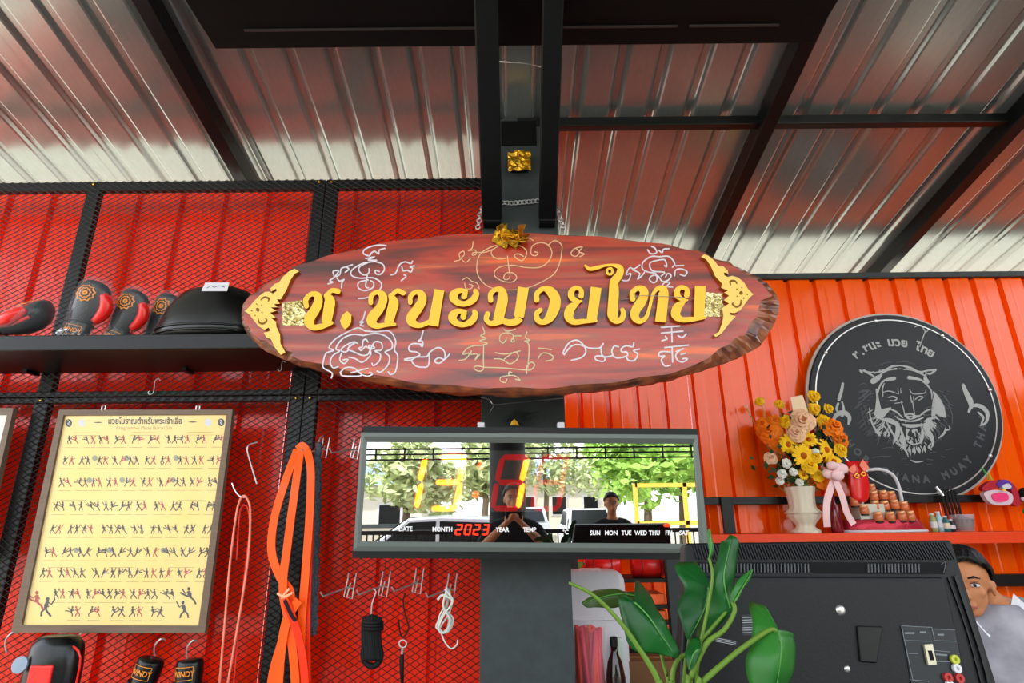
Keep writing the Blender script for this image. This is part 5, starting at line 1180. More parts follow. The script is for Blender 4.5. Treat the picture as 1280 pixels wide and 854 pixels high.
# ================================================================== RIGHT REAR TABLE, COOLER, RACK
zt2 = .80
t = thing('side_table', 'plain dark side table behind the column carrying the cooler and red-filled jar', 'table', (.62, 2.98, 0))
tx0, tx1 = xr+.03, 1.0
MB().bb((tx0, 2.66, zt2-.04), (tx1, 3.24, zt2)).build('table_top', m_black, t, mods=BEV(.004))
for x in (tx0+.03, tx1-.03):
    for y in (2.69, 3.21): MB().bb((x-.02, y-.02, 0), (x+.02, y+.02, zt2-.04)).build('leg', m_steel, t)
a = at(700, 712, 3.08); b = at(776, 712, 3.08)
t = thing('drink_cooler', 'white rounded plastic cooler behind the right edge of the column', 'cooler', ((a.x+b.x)/2, 3.08, zt2))
rr = []; hx = (b.x-a.x)/2; cxx = (a.x+b.x)/2
def sq(c, hx, hy, z, r, n=6):
    out = []
    for sx_, sy_, a0 in ((1, 1, 0), (-1, 1, 90), (-1, -1, 180), (1, -1, 270)):
        for k in range(n+1): q = R(a0+90*k/n); out.append(V((c[0]+sx_*(hx-r)+r*math.cos(q), c[1]+sy_*(hy-r)+r*math.sin(q), z)))
    return out
hz = b.z
MB().rings([sq((cxx, 3.08), hx*k, .11*k, z, .03) for k, z in ((.97, zt2), (1, zt2+.01), (1, hz-.07), (.985, hz-.04), (.93, hz-.018), (.82, hz-.004), (.7, hz))]).build('cooler_body', m_white, t, smooth=True)
MB().tube(sq((cxx, 3.08), hx*1.005, .1105, zt2+.28, .03), .005, 6, closed=True).build('seam', mat('pale_grey_plastic', 'c9c5c8', .4), t)
MB().box((cxx+.0, 3.08, hz+.0), (.1, .06, .012)).build('lid_handle', mat('pale_pink_plastic', 'e4c8c8', .4), t, mods=BEV(.004))
# red jar
c = at(737, 800, 2.82); c.z = zt2; rj = (at(758, 800, 2.82).x-at(716, 800, 2.82).x)/2; hj = at(737, 773, 2.82).z-zt2
t = thing('glass_jar', 'tall clear tumbler filled with red sticks in front of the white cooler', 'jar', c)
MB().rings([[c+V((r_*math.cos(a), r_*math.sin(a), z_)) for a in [2*math.pi*k/28 for k in range(28)]] for r_, z_ in ((rj*.9, .001), (rj*.93, .01), (rj, hj), (rj*.95, hj), (rj*.88, .02))]).build('tumbler', mat('clear_tumbler', 'f2f2f2', .05, alpha=.06), t, smooth=True)
rn = random.Random(9)
for i in range(44):
    a = rn.uniform(0, 6.28); r_ = rj*.84*math.sqrt(rn.random()); p = c+V((r_*math.cos(a), r_*math.sin(a), .022)); a2 = a+rn.uniform(-.8, .8)
    MB().tube([p, c+V((r_*math.cos(a2), r_*math.sin(a2), hj*rn.uniform(.82, .9)))], .0095, 7).build('red_stick', mat('coral_stick', 'f03c28', .45) if i % 3 else mat('magenta_stick', 'd02c48', .45), t, smooth=True)
c = at(767, 800, 2.80); c.z = zt2; hj = at(767, 797, 2.80).z-zt2; rj = (at(775, 830, 2.8).x-at(760, 830, 2.8).x)/2
t = thing('sauce_bottle', 'dark brown bottle with black cap standing right of the red-filled tumbler', 'bottle', c)
MB().lathe([(rj*1.5, 0), (rj*1.6, .01), (rj*1.6, hj*.35), (rj*1.2, hj*.6), (rj*.6, hj*.75), (rj*.55, hj*.86)], c, 18).build('bottle_body', mat('brown_glass', '1c0f0c', .12, coat=.6), t, smooth=True)
MB().lathe([(rj*.66, hj*.85), (rj*.66, hj), (rj*.5, hj+.003)], c, 14).build('cap', m_black, t)
a = at(769, 797, 2.95); b = at(779, 833, 2.95)
o = MB().bb((a.x, 2.93, zt2), (b.x, 2.99, a.z)).build('carton', mat('pale_green_carton', 'b9cdbd', .6), mods=BEV(.003)); tag(o, 'slim pale green carton behind the brown bottle', 'carton')
a = at(785, 826, 3.0); b = at(842, 826, 3.0)
t = thing('cardboard_box', 'brown cardboard box on the side table under the orange pads', 'box', ((a.x+b.x)/2, 3.06, zt2))
m_card = mat('brown_cardboard', '6e4a2c', .7)
b.x = min(b.x, tx1)
MB().bb((a.x, 2.98, zt2), (b.x, 3.16, a.z)).build('carton_body', m_card, t, mods=BEV(.003)); MB().bb((a.x-.002, 3.05, a.z-.001), (b.x+.002, 3.09, a.z+.001)).build('tape', mat('tan_tape', '8c6a42', .4), t)
# rack with pads
YR = 3.42
px0, px1 = 738, 858
ra = at(838, 780, YR-.12); rb = at(858, 780, YR-.12)
t = thing('storage_rack', 'black steel rack under the orange shelf holding red rolls and orange pads', 'rack', (1.0, YR, 0))
rz0 = zsb-.03
MB().bb((ra.x, YR-.14, 0), (rb.x, YR-.08, rz0)).build('rack_post', m_column, t, mods=BEV(.003)); MB().bb((xr+.06, YR-.14, 0), (xr+.10, YR-.08, rz0)).build('rack_post', m_column, t)
for py in (724, 757, 777, 812):
    z = at(780, py, YR-.12).z; MB().bb((xr+.10, YR-.12, z-.018), (ra.x, YR+.2, z)).build('rack_board', m_black, t)
z1 = at(780, 724, YR-.12).z
for px_, w_, lab in ((752, .12, 'red rolled pad on top of the black rack, left of two'), (812, .12, 'red rolled pad on top of the black rack, right of two')):
    c = at(px_, 712, YR-.02); c.z = z1+.058
    tt = thing('rolled_pad', lab, 'pad', c-V((0, 0, .058)), 'red rolled pads on the rack')
    L_ = (at(835, 712, YR).x-at(740, 712, YR).x)/4
    MB().tube([c+V((x, 0, 0)) for x in (-L_*.95, -L_*.9, 0, L_*.9, L_*.95)], [.04, .057, .0575, .057, .04], 18).build('pad_roll', m_glr, tt, smooth=True)
    for x in (-.05, .05): MB().tube([c+V((x, .0585*math.cos(q), .0585*math.sin(q))) for q in [2*math.pi*k/18 for k in range(18)]], .003, 5, closed=True).build('strap', mat('dark_red_strap', '8a1210', .5), tt)
o = MB().poly([(713, 702), (730, 703), (724, 712), (713, 712)], vplane(YR-.03), 0, .03, True).build('green_tag', m_grl); o.location.z += 0; tag(o, 'small green leafy scrap beside the red rolls on the rack', 'scrap')
for (y0, y1, lab, x0, x1) in ((743, 752, 'orange pad on the upper middle rack board', 800, 836), (764, 775, 'orange pad on the lower middle rack board', 805, 837), (786, 808, 'wide dark red pad on the lowest visible rack board', 770, 836)):
    a = at(x0, y0, YR-.1); b = at(x1, y1, YR-.1)
    bz = at(780, {743: 757, 764: 777, 786: 812}[y0], YR-.12).z
    o = MB().bb((a.x, YR-.1, bz), (min(b.x, ra.x-.01), YR+.1, a.z)).build('flat_pad', mat('orange_pad', 'ff6a30', .5) if y0 < 786 else mat('dark_red_pad', 'b81512', .5), mods=BEV(.006)); tag(o, lab, 'pad')

# ================================================================== COUNTER AND TELEVISION
zc = 1.0
t = thing('counter', 'black counter below the frame carrying the television and plant', 'counter', (.75, 1.12, 0))
MB().bb((.12, .84, zc-.04), (1.5, 1.44, zc)).build('counter_top', m_black, t, mods=BEV(.004))
for x in (.16, 1.46):
    for y in (.88, 1.40): MB().bb((x-.02, y-.02, 0), (x+.02, y+.02, zc-.04)).build('leg', m_steel, t)
lean = R(7)
tv0 = at(1040, 700, 1.22); TVP = plane(tv0, (0, -math.cos(lean), math.sin(lean)))
m_tv = mat('black_tv_plastic', '0c0e10', .5, bump=.06, bscale=220); m_tv2 = mat('tv_gloss_black', '060708', .35)
tvb = V((tv0.x, 1.20, zc))
tv = thing('television', 'back of a black flat television with vents and ports standing on the counter', 'television', tvb)
OT = [(857, 679), (1190, 675), (1275, 945), (846, 945)]
MB().poly(OT, TVP, -.045, 0, True).build('rear_case', m_tv, tv, mods=BEV(.006, 3))
MB().poly([(862, 683), (1186, 680), (1268, 940), (852, 940)], TVP, -.05, -.046, True).build('screen', m_tv2, tv)
mb = MB()
for i in range(92):
    x = 866+i*3.45; mb.stroke([(x, 681.5-.009*(x-866), 1.5), (x+(x-640)*.024, 699.5, 1.5)], TVP, None, .000, .0028, sub=1, caps=False)
o = mb.build('vent_rib', m_tv, tv); o['kind'] = 'stuff'
MB().poly([(858, 703), (1173, 703), (1184, 704), (1180, 718), (858, 716)], TVP, -.0, .0012).build('vent_recess', m_dark, tv)
mb = MB()
for x0, x1 in ((858, 1010), (1084, 1151)):
    x = x0
    while x < x1: mb.stroke([(x, 705, 1.3), (x+.4, 716, 1.3)], TVP, None, .001, .004, sub=1, caps=False); x += 4.2
o = mb.build('vent_slat', mat('grey_slat', '4a4d50', .4), tv); o['kind'] = 'stuff'
MB().poly([(860, 721), (1172, 722), (1206, 880), (1226, 942), (856, 942)], TVP, 0, .022, True).build('rear_panel', m_tv, tv, mods=BEV(.006, 3))
mb = MB().stroke([(1184, 722), (1208, 790), (1232, 880)], TVP, 1.2, 0, .003, caps=False).stroke([(1193, 720), (1226, 820), (1240, 880)], TVP, 4, 0, .004, caps=False); mb.build('edge_ridge', m_tv2, tv)
MB().stroke([(1176, 706), (1181, 703), (1179, 716)], TVP, .8, 0, .002).build('recess_clip', mat('grey_slat', '4a4d50', .4), tv)
for x, y, lab in ((1043, 763, ''), (1051, 835, '')):
    p = TVP(x, y, .022); MB().sph(p, .0095 if y < 800 else .006, 12, 6, (1, .6, 1)).build('screw', m_wire, tv, smooth=True)
p_ = [(1117, 782), (1183, 787), (1196, 862), (1131, 862)]
MB().poly(p_, TVP, .022, .0235, True).build('port_panel', mat('port_panel_black', '202326', .35), tv)
mb = MB()
for pts in ([(1117, 782), (1131, 850)], [(1117, 782), (1154, 784)], [(1156, 786), (1183, 787)], [(1154, 784), (1157, 798)], [(1157, 800), (1184, 801)], [(1120, 800), (1154, 801)], [(1126, 816), (1137, 816)], [(1128, 848), (1150, 850)], [(1156, 812), (1176, 814)], [(1158, 826), (1176, 826)]): mb.stroke([(a, b_, .7) for a, b_ in pts], TVP, None, .0235, .0245, sub=1)
for pts in ([(1122, 791), (1132, 791)], [(1140, 790), (1146, 790)], [(1162, 793), (1168, 793)], [(1160, 817), (1172, 818)]): mb.stroke([(a, b_, 2.2) for a, b_ in pts], TVP, None, .0235, .0242, sub=1)
mb.build('port_marking', mat('grey_port_print', '6f757a', .5), tv)
o = MB().poly([(1143, 805), (1153, 804), (1158, 829), (1148, 830)], TVP, .0235, .029, True).build('video_port', mat('pale_metal_port', 'b9b39a', .4, .5), tv); MB().poly([(1147, 812), (1152, 812), (1155, 824), (1150, 824)], TVP, .029, .0295).build('port_hole', m_dark, o)
for x, y, m_ in ((1181, 823, mat('yellow_socket', 'b8bd3a', .4)), (1183.5, 834, m_white), (1172.5, 845, mat('red_socket', 'b0302c', .4)), (1186.5, 846, mat('red_socket', 'b0302c', .4)), (1175, 855, m_white)):
    p = TVP(x, y, .0235); q = Matrix.Rotation(R(83), 3, 'X'); MB().lathe([(.001, 0), (.0075, 0), (.0075, .006), (.003, .006), (.003, .002), (.001, .002)], p, 14, q).build('av_socket', m_, tv, smooth=False)
MB().poly([(1062, 782), (1094, 783), (1086, 828), (1066, 826)], TVP, .022, .027, True).build('stand_socket', m_tv2, tv, mods=BEV(.002))
mb = MB().poly([(921, 769), (945, 768), (947, 793), (923, 794)], TVP, .022, .0228, True).poly([(888, 795), (917, 801), (915, 806), (886, 800)], TVP, .022, .0228, True); mb.build('rating_label', mat('label_black', '2c2f33', .4), tv)
mb = MB()
for i in range(7): mb.stroke([(923, 772+i*3.1, .6), (943-(i*7 % 9), 771.5+i*3.1, .6)], TVP, None, .0228, .0234, sub=1)
for i in range(3): mb.stroke([(890, 797+i*2, .6), (914, 801.5+i*2, .6)], TVP, None, .0228, .0234, sub=1)
mb.build('label_print', mat('label_print_grey', 'b4b8bc', .5), tv)
pb = TVP(1060, 945, -.02)
MB().bb((pb.x-.09, pb.y-.02, zc+.015), (pb.x+.09, pb.y+.02, pb.z+.01)).build('stand_neck', m_tv2, tv); MB().lathe([(.16, 0), (.16, .008), (.05, .018)], (pb.x, pb.y, zc), 24, sy=.65).build('stand_base', m_tv2, tv)

# ================================================================== PLANT
YPt = 1.04
pp = at(862, 940, YPt); pot = V((pp.x, YPt, zc))
plant = thing('potted_plant', 'green philodendron with large arrow-shaped leaves in front of the television', 'plant', pot)
MB().lathe([(.05, 0), (.055, .005), (.07, .11), (.075, .115), (.075, .125), (.068, .125), (.06, .105), (.001, .1)], pot, 26).build('pot', mat('terracotta_pot', '8a4a32', .7), plant, smooth=True)
MB().lathe([(.001, .10), (.063, .104), (.001, .112)], pot, 18).build('soil', mat('dark_soil', '2a1c14', .9, bump=1, bscale=60), plant)
def leaf_mat(name, a, b_):
    m = mat(name, a, .45, col2=b_, bscale=7, coat=.1, bump=.12); return m
m_leaf = leaf_mat('deep_green_leaf', '155c20', '0a3a15'); m_leaf2 = leaf_mat('mid_green_leaf', '2f7326', '175520'); m_leaf3 = leaf_mat('olive_leaf', '4a5a1c', '2a4016'); m_rib_ = mat('pale_midrib', '4f8a3a', .4); m_stem = mat('yellow_green_stem', '5f7f2a', .45)
S4 = lambda pts: [(700+p[0]/4.0, 660+p[1]/4.0) for p in pts]
def leaf(outline, rib, Y, tilt, bend, m, seed):
    """outline traced, spread as a curved sheet: inner rings towards the midrib"""
    O = catmull(S4(outline), 4, True); Rb = catmull(S4(rib), 6)
    c0_ = at(*S4([rib[len(rib)//2]])[0], Y)
    n = V((tilt[0], -1, tilt[1])).normalized(); LP = plane(c0_, n)
    L = Rb; rb0 = V(Rb[0]); rb1 = V(Rb[-1]); ax = (rb1-rb0); al = ax.length; ax.normalize()
    def near(p):
        return min(L, key=lambda q: (q[0]-p[0])**2+(q[1]-p[1])**2)
    mb = MB(); rings_ = []
    K = 5
    for k in range(K+1):
        ring = []
        for i, p in enumerate(O):
            q = near(p); f_ = 1-k/K
            x = q[0]+(p[0]-q[0])*f_; y = q[1]+(p[1]-q[1])*f_
            d = math.hypot(x-q[0], y-q[1]); tpos = max(-.3, min(1.3, ((V((x, y))-rb0).dot(ax))/al))
            off = -.012*(d/14)**1.3+bend*math.sin(math.pi*max(0, min(1, tpos)))+.0022*math.sin(i*.9+seed)*(f_**2)
            ring.append(LP(x, y, off))
        rings_.append(ring)
    mb.rings(rings_, cap=False)
    o = mb.build('leaf', m, plant, smooth=True, mods=[('SOLIDIFY', dict(thickness=.0012))])
    MB().tube([LP(x, y, bend*math.sin(math.pi*i/(len(Rb)-1))+.0015) for i, (x, y) in enumerate(Rb)], [.0014*(1-.7*i/(len(Rb)-1)) for i in range(len(Rb))], 6).build('midrib', m_rib_, o)
    return LP(Rb[0][0], Rb[0][1], 0)
leaf([(425, 225), (462, 255), (485, 330), (505, 410), (545, 490), (592, 570), (605, 640), (560, 645), (490, 625), (410, 615), (355, 555), (325, 450), (305, 360), (310, 325), (335, 320), (365, 355), (385, 330), (400, 265)], [(372, 375), (430, 450), (490, 540), (560, 620)], 1.00, (.15, .35), .012, m_leaf, 1)
leaf([(108, 375), (130, 350), (170, 340), (150, 320), (190, 298), (260, 305), (330, 315), (385, 318), (388, 365), (300, 392), (200, 398), (140, 395)], [(390, 345), (280, 345), (120, 375)], 1.08, (-.1, .6), .008, m_leaf3, 2)
leaf([(640, 172), (700, 165), (738, 175), (752, 260), (735, 350), (700, 440), (665, 510), (645, 565), (620, 490), (608, 410), (625, 350), (650, 300), (632, 230)], [(740, 300), (710, 400), (650, 540)], 1.06, (.2, .1), .008, m_leaf, 3)
leaf([(855, 32), (898, 65), (888, 140), (875, 240), (868, 340), (850, 430), (790, 510), (730, 580), (705, 600), (698, 520), (715, 440), (750, 350), (755, 250), (790, 140), (805, 70), (830, 60)], [(850, 400), (815, 250), (855, 60)], 1.02, (-.2, .15), .01, m_leaf, 4)
leaf([(962, 205), (940, 265), (905, 325), (870, 375), (862, 320), (895, 260)], [(868, 368), (905, 290), (960, 210)], 1.0, (.5, .1), .004, m_leaf2, 5)
leaf([(1012, 370), (1040, 358), (1070, 375), (1088, 410), (1085, 500), (1070, 530), (1095, 512), (1180, 512), (1255, 532), (1232, 560), (1235, 640), (1210, 720), (1190, 800), (1130, 850), (1050, 860), (985, 790), (955, 660), (985, 570), (995, 470)], [(1080, 515), (1082, 600), (1075, 800)], .98, (.1, .2), .014, m_leaf2, 6)
leaf([(640, 560), (690, 540), (705, 600), (690, 655), (650, 715), (625, 650)], [(690, 610), (665, 640), (645, 710)], .99, (-.3, .3), .005, m_leaf, 7)
leaf([(742, 0), (760, 60), (765, 120), (748, 150), (740, 80)], [(745, 150), (752, 80), (745, 10)], 1.02, (.1, .1), .002, m_leaf2, 8)
def stem(pts, r0, r1, Y):
    q = catmull([(x, y) for x, y in S4(pts)], 5); n = len(q)
    P3 = [at(x, y, Y+(0)) for x, y in q]; P3.append(V((pot.x+random.uniform(-.02, .02), pot.y+random.uniform(-.02, .02), zc+.10)))
    MB().tube(catmull(P3, 2), [.8*(r1+(r0-r1)*i/(2*n+1)) for i in range(2*n+1)], 8).build('stem', m_stem, plant, smooth=True)
stem([(45, 275), (170, 340), (300, 470), (400, 610), (470, 720), (505, 800)], .0065, .003, 1.0)
stem([(390, 345), (470, 480), (505, 630), (540, 760)], .004, .0025, 1.05)
stem([(690, 610), (600, 650), (565, 720), (565, 800)], .0055, .004, 1.03)
stem([(862, 368), (872, 420), (820, 510), (740, 570), (690, 660), (640, 780)], .006, .004, 1.0)
stem([(1080, 515), (1040, 515), (900, 610), (780, 710), (690, 790)], .0062, .004, .985)
stem([(645, 560), (625, 690), (620, 790)], .005, .003, 1.05)
stem([(850, 400), (760, 500), (695, 580), (690, 640), (650, 780)], .005, .003, 1.02)
stem([(745, 150), (762, 250), (735, 420), (700, 600), (680, 760)], .004, .003, 1.02)

# ================================================================== PEOPLE
m_skin = mat('warm_skin', 'b87850', .5, var=.08, bscale=12); m_hair = mat('black_hair', '0d0b0b', .5, bump=.8, bscale=90, stretch=(1, 1, .15))
def person(label, base, H, yaw, arms, shirt, pants, vox=.012, head_off=(0, 0, 0), head_yaw=0, collar=None, hold=None, hair='short'):
    s = H/1.75; t = thing('person', label, 'person', V(base)); 
    Q = Matrix.Rotation(yaw, 3, 'Z'); B = V(base)
    L = lambda x, y, z: B+Q @ V((x, y, z))*s
    ho = V(head_off); HQ = Q @ Matrix.Rotation(head_yaw, 3, 'Z')
    hc = V((0, -.01, 1.635))+ho
    Hh = lambda x, y, z: B+(Q @ hc)*s+HQ @ V((x, y, z))*s
    mb = MB()
    # legs, torso (facing -Y locally)
    for sd in (-1, 1):
        mb.tube([L(sd*.09, 0, .93), L(sd*.10, -.005, .70), L(sd*.10, -.01, .49), L(sd*.10, .015, .34), L(sd*.10, .02, .10), L(sd*.10, .0, .05)], [.088*s, .08*s, .056*s, .056*s, .038*s, .036*s], 12)
        mb.tube([L(sd*.10, .05, .035), L(sd*.105, -.06, .03), L(sd*.11, -.16, .022)], [.035*s, .038*s, .024*s], 10)
    def torso(m_, g, z0=.88, z1=1.46):
        pr = [(.0, .135, .10, .86), (.0, .165, .115, .95), (.0, .145, .10, 1.08), (-.005, .165, .115, 1.25), (0, .185, .115, 1.36), (0, .165, .09, 1.42), (0, .08, .07, 1.465), (0, .052, .055, 1.49)]
        m_.rings([[L((rx+g)*math.cos(a), y+(ry+g)*math.sin(a), z) for a in [2*math.pi*k/20 for k in range(20)]] for y, rx, ry, z in pr if z0-.03 <= z <= z1+.04])
    torso(mb, 0)
    mb.tube([L(0, .01, 1.44), L(ho.x*.4, .005+ho.y*.4, 1.50), L(ho.x*.8, -.0+ho.y*.8, 1.56)], [.058*s, .052*s, .054*s], 12)
    for sd, (el, wr) in zip((-1, 1), arms):
        mb.tube([L(sd*.165, 0, 1.385), L(sd*.20, 0, 1.35), L(*el), L(*[(a+b)/2 for a, b in zip(el, wr)]), L(*wr)], [.055*s, .05*s, .038*s, .037*s, .025*s], 10)
        w_ = V(wr); d = (w_-V(el)).normalized()
        sdv = d.cross(V((0, 1, 0))); sdv = sdv.normalized() if sdv.length > .1 else V((1, 0, 0)); pn = d.cross(sdv)
        mb.tube([L(*w_), L(*(w_+d*.045)), L(*(w_+d*.085))], [.026*s, .034*s, .03*s], 8, flat=.6)
        for k in range(4):
            b0 = w_+d*.08+sdv*(-.026+.0175*k); ln = (.062, .072, .068, .052)[k]
            mb.tube([L(*b0), L(*(b0+d*ln*.5+pn*.006)), L(*(b0+d*ln*.9+pn*.02))], [.0088*s, .0082*s, .007*s], 6)
        b0 = w_+d*.03+sdv*.028*(-1 if sd > 0 else 1)
        mb.tube([L(*b0), L(*(b0+d*.03+sdv*.02*(-1 if sd > 0 else 1))), L(*(b0+d*.06+sdv*.026*(-1 if sd > 0 else 1)))], [.011*s, .010*s, .008*s], 6)
    # head
    def hs(c, r, sc): 
        mb.sph(Hh(*c), r*s, 18, 12, sc, HQ)
    hs((0, .01, .03), .092, (.84, 1.02, .95)); hs((0, -.022, -.035), .068, (.88, .92, 1.05)); hs((0, -.045, -.085), .034, (1.15, .9, .75))
    hs((0, -.093, -.025), .015, (.8, 1.0, 1.5)); hs((0, -.102, -.038), .0125, (1.35, .9, .8)); hs((0, -.086, -.066), .014, (1.7, .6, .45)); hs((0, -.084, -.075), .013, (1.5, .6, .5))
    for sd in (-1, 1):
        hs((sd*.032, -.080, .022), .016, (1.4, .45, .4)); hs((sd*.038, -.058, -.022), .022, (1, .8, .9))
        hs((sd*.08, .008, -.012), .022, (.35, .75, 1.25)); hs((sd*.086, .014, .0), .012, (.5, 1.1, 1.4))
    mb.build('body', m_skin, t, smooth=True, mods=[('REMESH', dict(mode='VOXEL', voxel_size=vox, use_smooth_shade=True)), ('SMOOTH', dict(factor=.5, iterations=2))])
    for sd in (-1, 1):
        e = MB(); e.sph(Hh(sd*.031, -.0765, .004), .0115*s, 12, 8, (1.25, .8, .62), HQ); eo = e.build('eye', m_white, t, smooth=True)
        MB().sph(Hh(sd*.031-.001, -.0835, .004), .0058*s, 10, 6, (1, .6, 1), HQ).build('iris', mat('dark_iris', '120b08', .2), eo)
        MB().tube([Hh(sd*.013, -.0885, .028), Hh(sd*.032, -.088, .034), Hh(sd*.05, -.075, .027)], [.0025*s, .004*s, .002*s], 6).build('eyebrow', m_hair, t)
        MB().tube([Hh(sd*.017, -.0865, .010), Hh(sd*.031, -.0885, .0135), Hh(sd*.045, -.079, .009)], .0016*s, 5).build('eyelid', m_hair, eo)
    MB().tube([Hh(-.022, -.086, -.070), Hh(0, -.0935, -.0695), Hh(.022, -.086, -.070)], .0042*s, 6).build('lips', mat('lip_tone', 'a5574a', .5), t, smooth=True)
    # hair cap
    hm = MB(); rr = []
    for i in range(9):
        ph = R(90-i*15.5)
        ring = []
        for k in range(28):
            a = 2*math.pi*k/28; front_ = max(0, -math.sin(a)); 
            ph2 = max(ph, R(34)*front_**.7+(R(2) if math.sin(a) < .35 else R(-30))*(1-front_**.5))
            r_ = .103+.004*math.sin(k*2.3+i)
            ring.append(Hh(r_*.86*math.cos(ph2)*math.cos(a), .012+r_*1.04*math.cos(ph2)*math.sin(a), .034+r_*1.0*math.sin(ph2)))
        rr.append(ring)
    hm.rings(rr, cap=False); hm.build('hair', m_hair, t, smooth=True, mods=[('SOLIDIFY', dict(thickness=.006, offset=1))])
    # clothing
    c = MB(); torso(c, .018, .86, 1.44)
    for sd, (el, wr) in zip((-1, 1), arms):
        e = V(el); sh = V((sd*.19, 0, 1.37)); c.tube([L(sd*.05, 0, 1.425), L(sd*.14, 0, 1.395), L(*sh), L(*(sh+(e-sh)*.72))], [.072*s, .078*s, .070*s, .056*s], 12)
    c.build('shirt', shirt, t, smooth=True, mods=[('REMESH', dict(mode='VOXEL', voxel_size=vox, use_smooth_shade=True)), ('SMOOTH', dict(factor=.5, iterations=3))])
    c = MB()
    c.rings([[L(rx*math.cos(a), ry*math.sin(a), z) for a in [2*math.pi*k/18 for k in range(18)]] for rx, ry, z in ((.165, .12, .80), (.175, .125, .90), (.168, .122, .97))])
    for sd in (-1, 1): c.tube([L(sd*.09, 0, .88), L(sd*.10, -.005, .70), L(sd*.10, 0, .45), L(sd*.10, .015, .10)], [.1*s, .092*s, .075*s, .06*s], 12)
    c.build('trousers', pants, t, smooth=True, mods=[('REMESH', dict(mode='VOXEL', voxel_size=vox, use_smooth_shade=True))])
    for sd in (-1, 1): MB().tube([L(sd*.10, .07, .042), L(sd*.105, -.06, .04), L(sd*.11, -.18, .03)], [.04*s, .046*s, .03*s], 12).build('shoe', m_blackr, t, smooth=True)
    if collar:
        for sd in (-1, 1):
            cm = MB(); 
            P0, P1, P2, P3_ = L(sd*.015, -.085, 1.40), L(sd*.065, -.035, 1.50), L(sd*.105, -.075, 1.44), L(sd*.055, -.125, 1.355)
            b = 0; cm.v += [P0, P1, P2, P3_]; cm.face([0, 1, 2, 3]); cm.build('collar', collar, t, mods=[('SOLIDIFY', dict(thickness=.006))])
    return t, L, Hh
m_shirt = mat('pale_grey_shirt', 'a9a6ad', .7, bump=1.0, bscale=9, col2='7d7a84'); m_dkp = mat('dark_maroon_cloth', '1c0d10', .8); m_bt = mat('black_tshirt', '141416', .8)
bx_ = at(1236, 735, 2.08).x
boy, _, _ = person('boy in a pale collared shirt looking out from behind the right end of the television', (bx_, 2.08, 0), 1.49, R(-28), (((-.27, .02, 1.12), (-.25, -.12, .90)), ((.27, .02, 1.12), (.26, -.1, .9))), m_shirt, m_dkp, vox=.005,
    head_off=(-.085, -.09, -.10), head_yaw=R(-10), collar=mat('collar_white', 'e4e4ea', .7))
# photographer behind the camera and a bystander, both seen only in the clock mirror
ph, L_, _ = person('photographer in a black t-shirt standing behind the camera position', (.0, -.36, 0), 1.72, R(180), (((-.30, -.10, 1.22), (-.07, -.27, 1.44)), ((.30, -.10, 1.22), (.07, -.27, 1.44))), m_bt, m_bt, vox=.012, head_off=(0, .0, 0))
pcm = V((0, -.045, 1.5))
t = thing('camera_body', 'black camera held up by the photographer', 'camera', pcm-V((0, 0, .05)))
MB().box(pcm+V((0, -.03, 0)), (.13, .05, .09)).build('camera_case', m_black, t, mods=BEV(.008, 3)); 
by, _, _ = person('bystander in a black t-shirt with bare forearms seen reflected in the clock', (at(766, 640, 6.5).x, -1.9, 0), 1.66, R(180), (((-.26, .02, 1.12), (-.25, -.10, .90)), ((.26, .02, 1.12), (.25, -.1, .9))), m_bt, m_dkp, vox=.013)
# unseen heavy bag, added to darken the middle of the clock's reflection
t = thing('added_dark_bag', 'long black heavy bag added behind the photographer to darken the clock reflection', 'punching bag', (-.06, -1.25, .55))
MB().lathe([(.12, .55), (.17, .58), (.18, .7), (.18, 2.15), (.16, 2.3), (.12, 2.33)], (-.06, -1.25, 0), 24).build('bag_body', m_blackr, t, smooth=True)
for a in range(4):
    q = math.pi/2*a; MB().tube([(-.06+.13*math.cos(q), -1.25+.13*math.sin(q), 2.3), (-.06, -1.25, 2.8)], .006, 6).build('strap', m_steel, t)
MB().tube([(-.06, -1.25, 2.8), (-.06, -1.25, zroof(-1.25)-.02)], .008, 6).build('chain', m_steel, t)

# ================================================================== FRONT OF THE BUILDING AND STREET (seen in the mirror)
YFt = -4.4
t = thing('front_railing', 'black baluster railing across the open front of the gym', 'railing', (0, YFt, 0))
MB().bb((-3.9, YFt-.03, 1.12), (4.1, YFt+.03, 1.18)).build('top_rail', m_steel, t); MB().bb((-3.9, YFt-.02, .10), (4.1, YFt+.02, .14)).build('bottom_rail', m_steel, t); MB().bb((-3.9, YFt-.02, .84), (4.1, YFt+.02, .88)).build('middle_rail', m_steel, t)
B0 = None
for i in range(87):
    x = -3.85+i*.092
    if B0 is None: B0 = MB().bb((x-.009, YFt-.009, .14), (x+.009, YFt+.009, 1.12)).build('baluster', m_steel, t); x00 = x
    else: c = B0.copy(); COL.objects.link(c); c.location.x += x-x00
t = thing('lattice_beam', 'black steel lattice beam above the open front of the gym', 'beam', (0, YFt, 2.2))
for z in (2.22, 2.30, 2.38): MB().bb((-3.9, YFt-.015, z-.012), (4.1, YFt+.015, z+.012)).build('lattice_bar', m_steel, t)
for i in range(19): x = -3.9+i*.444; MB().bb((x-.012, YFt-.012, 2.2), (x+.012, YFt+.012, 2.4)).build('lattice_strut', m_steel, t)
for i, x in enumerate((-3.95, 4.15)):
    o = MB().bb((x-.05, YFt-.05, -.3), (x+.05, YFt+.05, zroof(YFt+.3)-.02)).build('trim_%d' % (14+i), m_steel); struct(o, 'black corner post of the open front')
YG = -.3
def wheel(p, c, r=.33):
    MB().tube([c+V((0, -.1, 0)), c+V((0, .1, 0))], r, 18).build('wheel', m_blackr, p); MB().tube([c+V((0, -.11, 0)), c+V((0, .11, 0))], r*.6, 12).build('wheel_rim', m_wire, p)
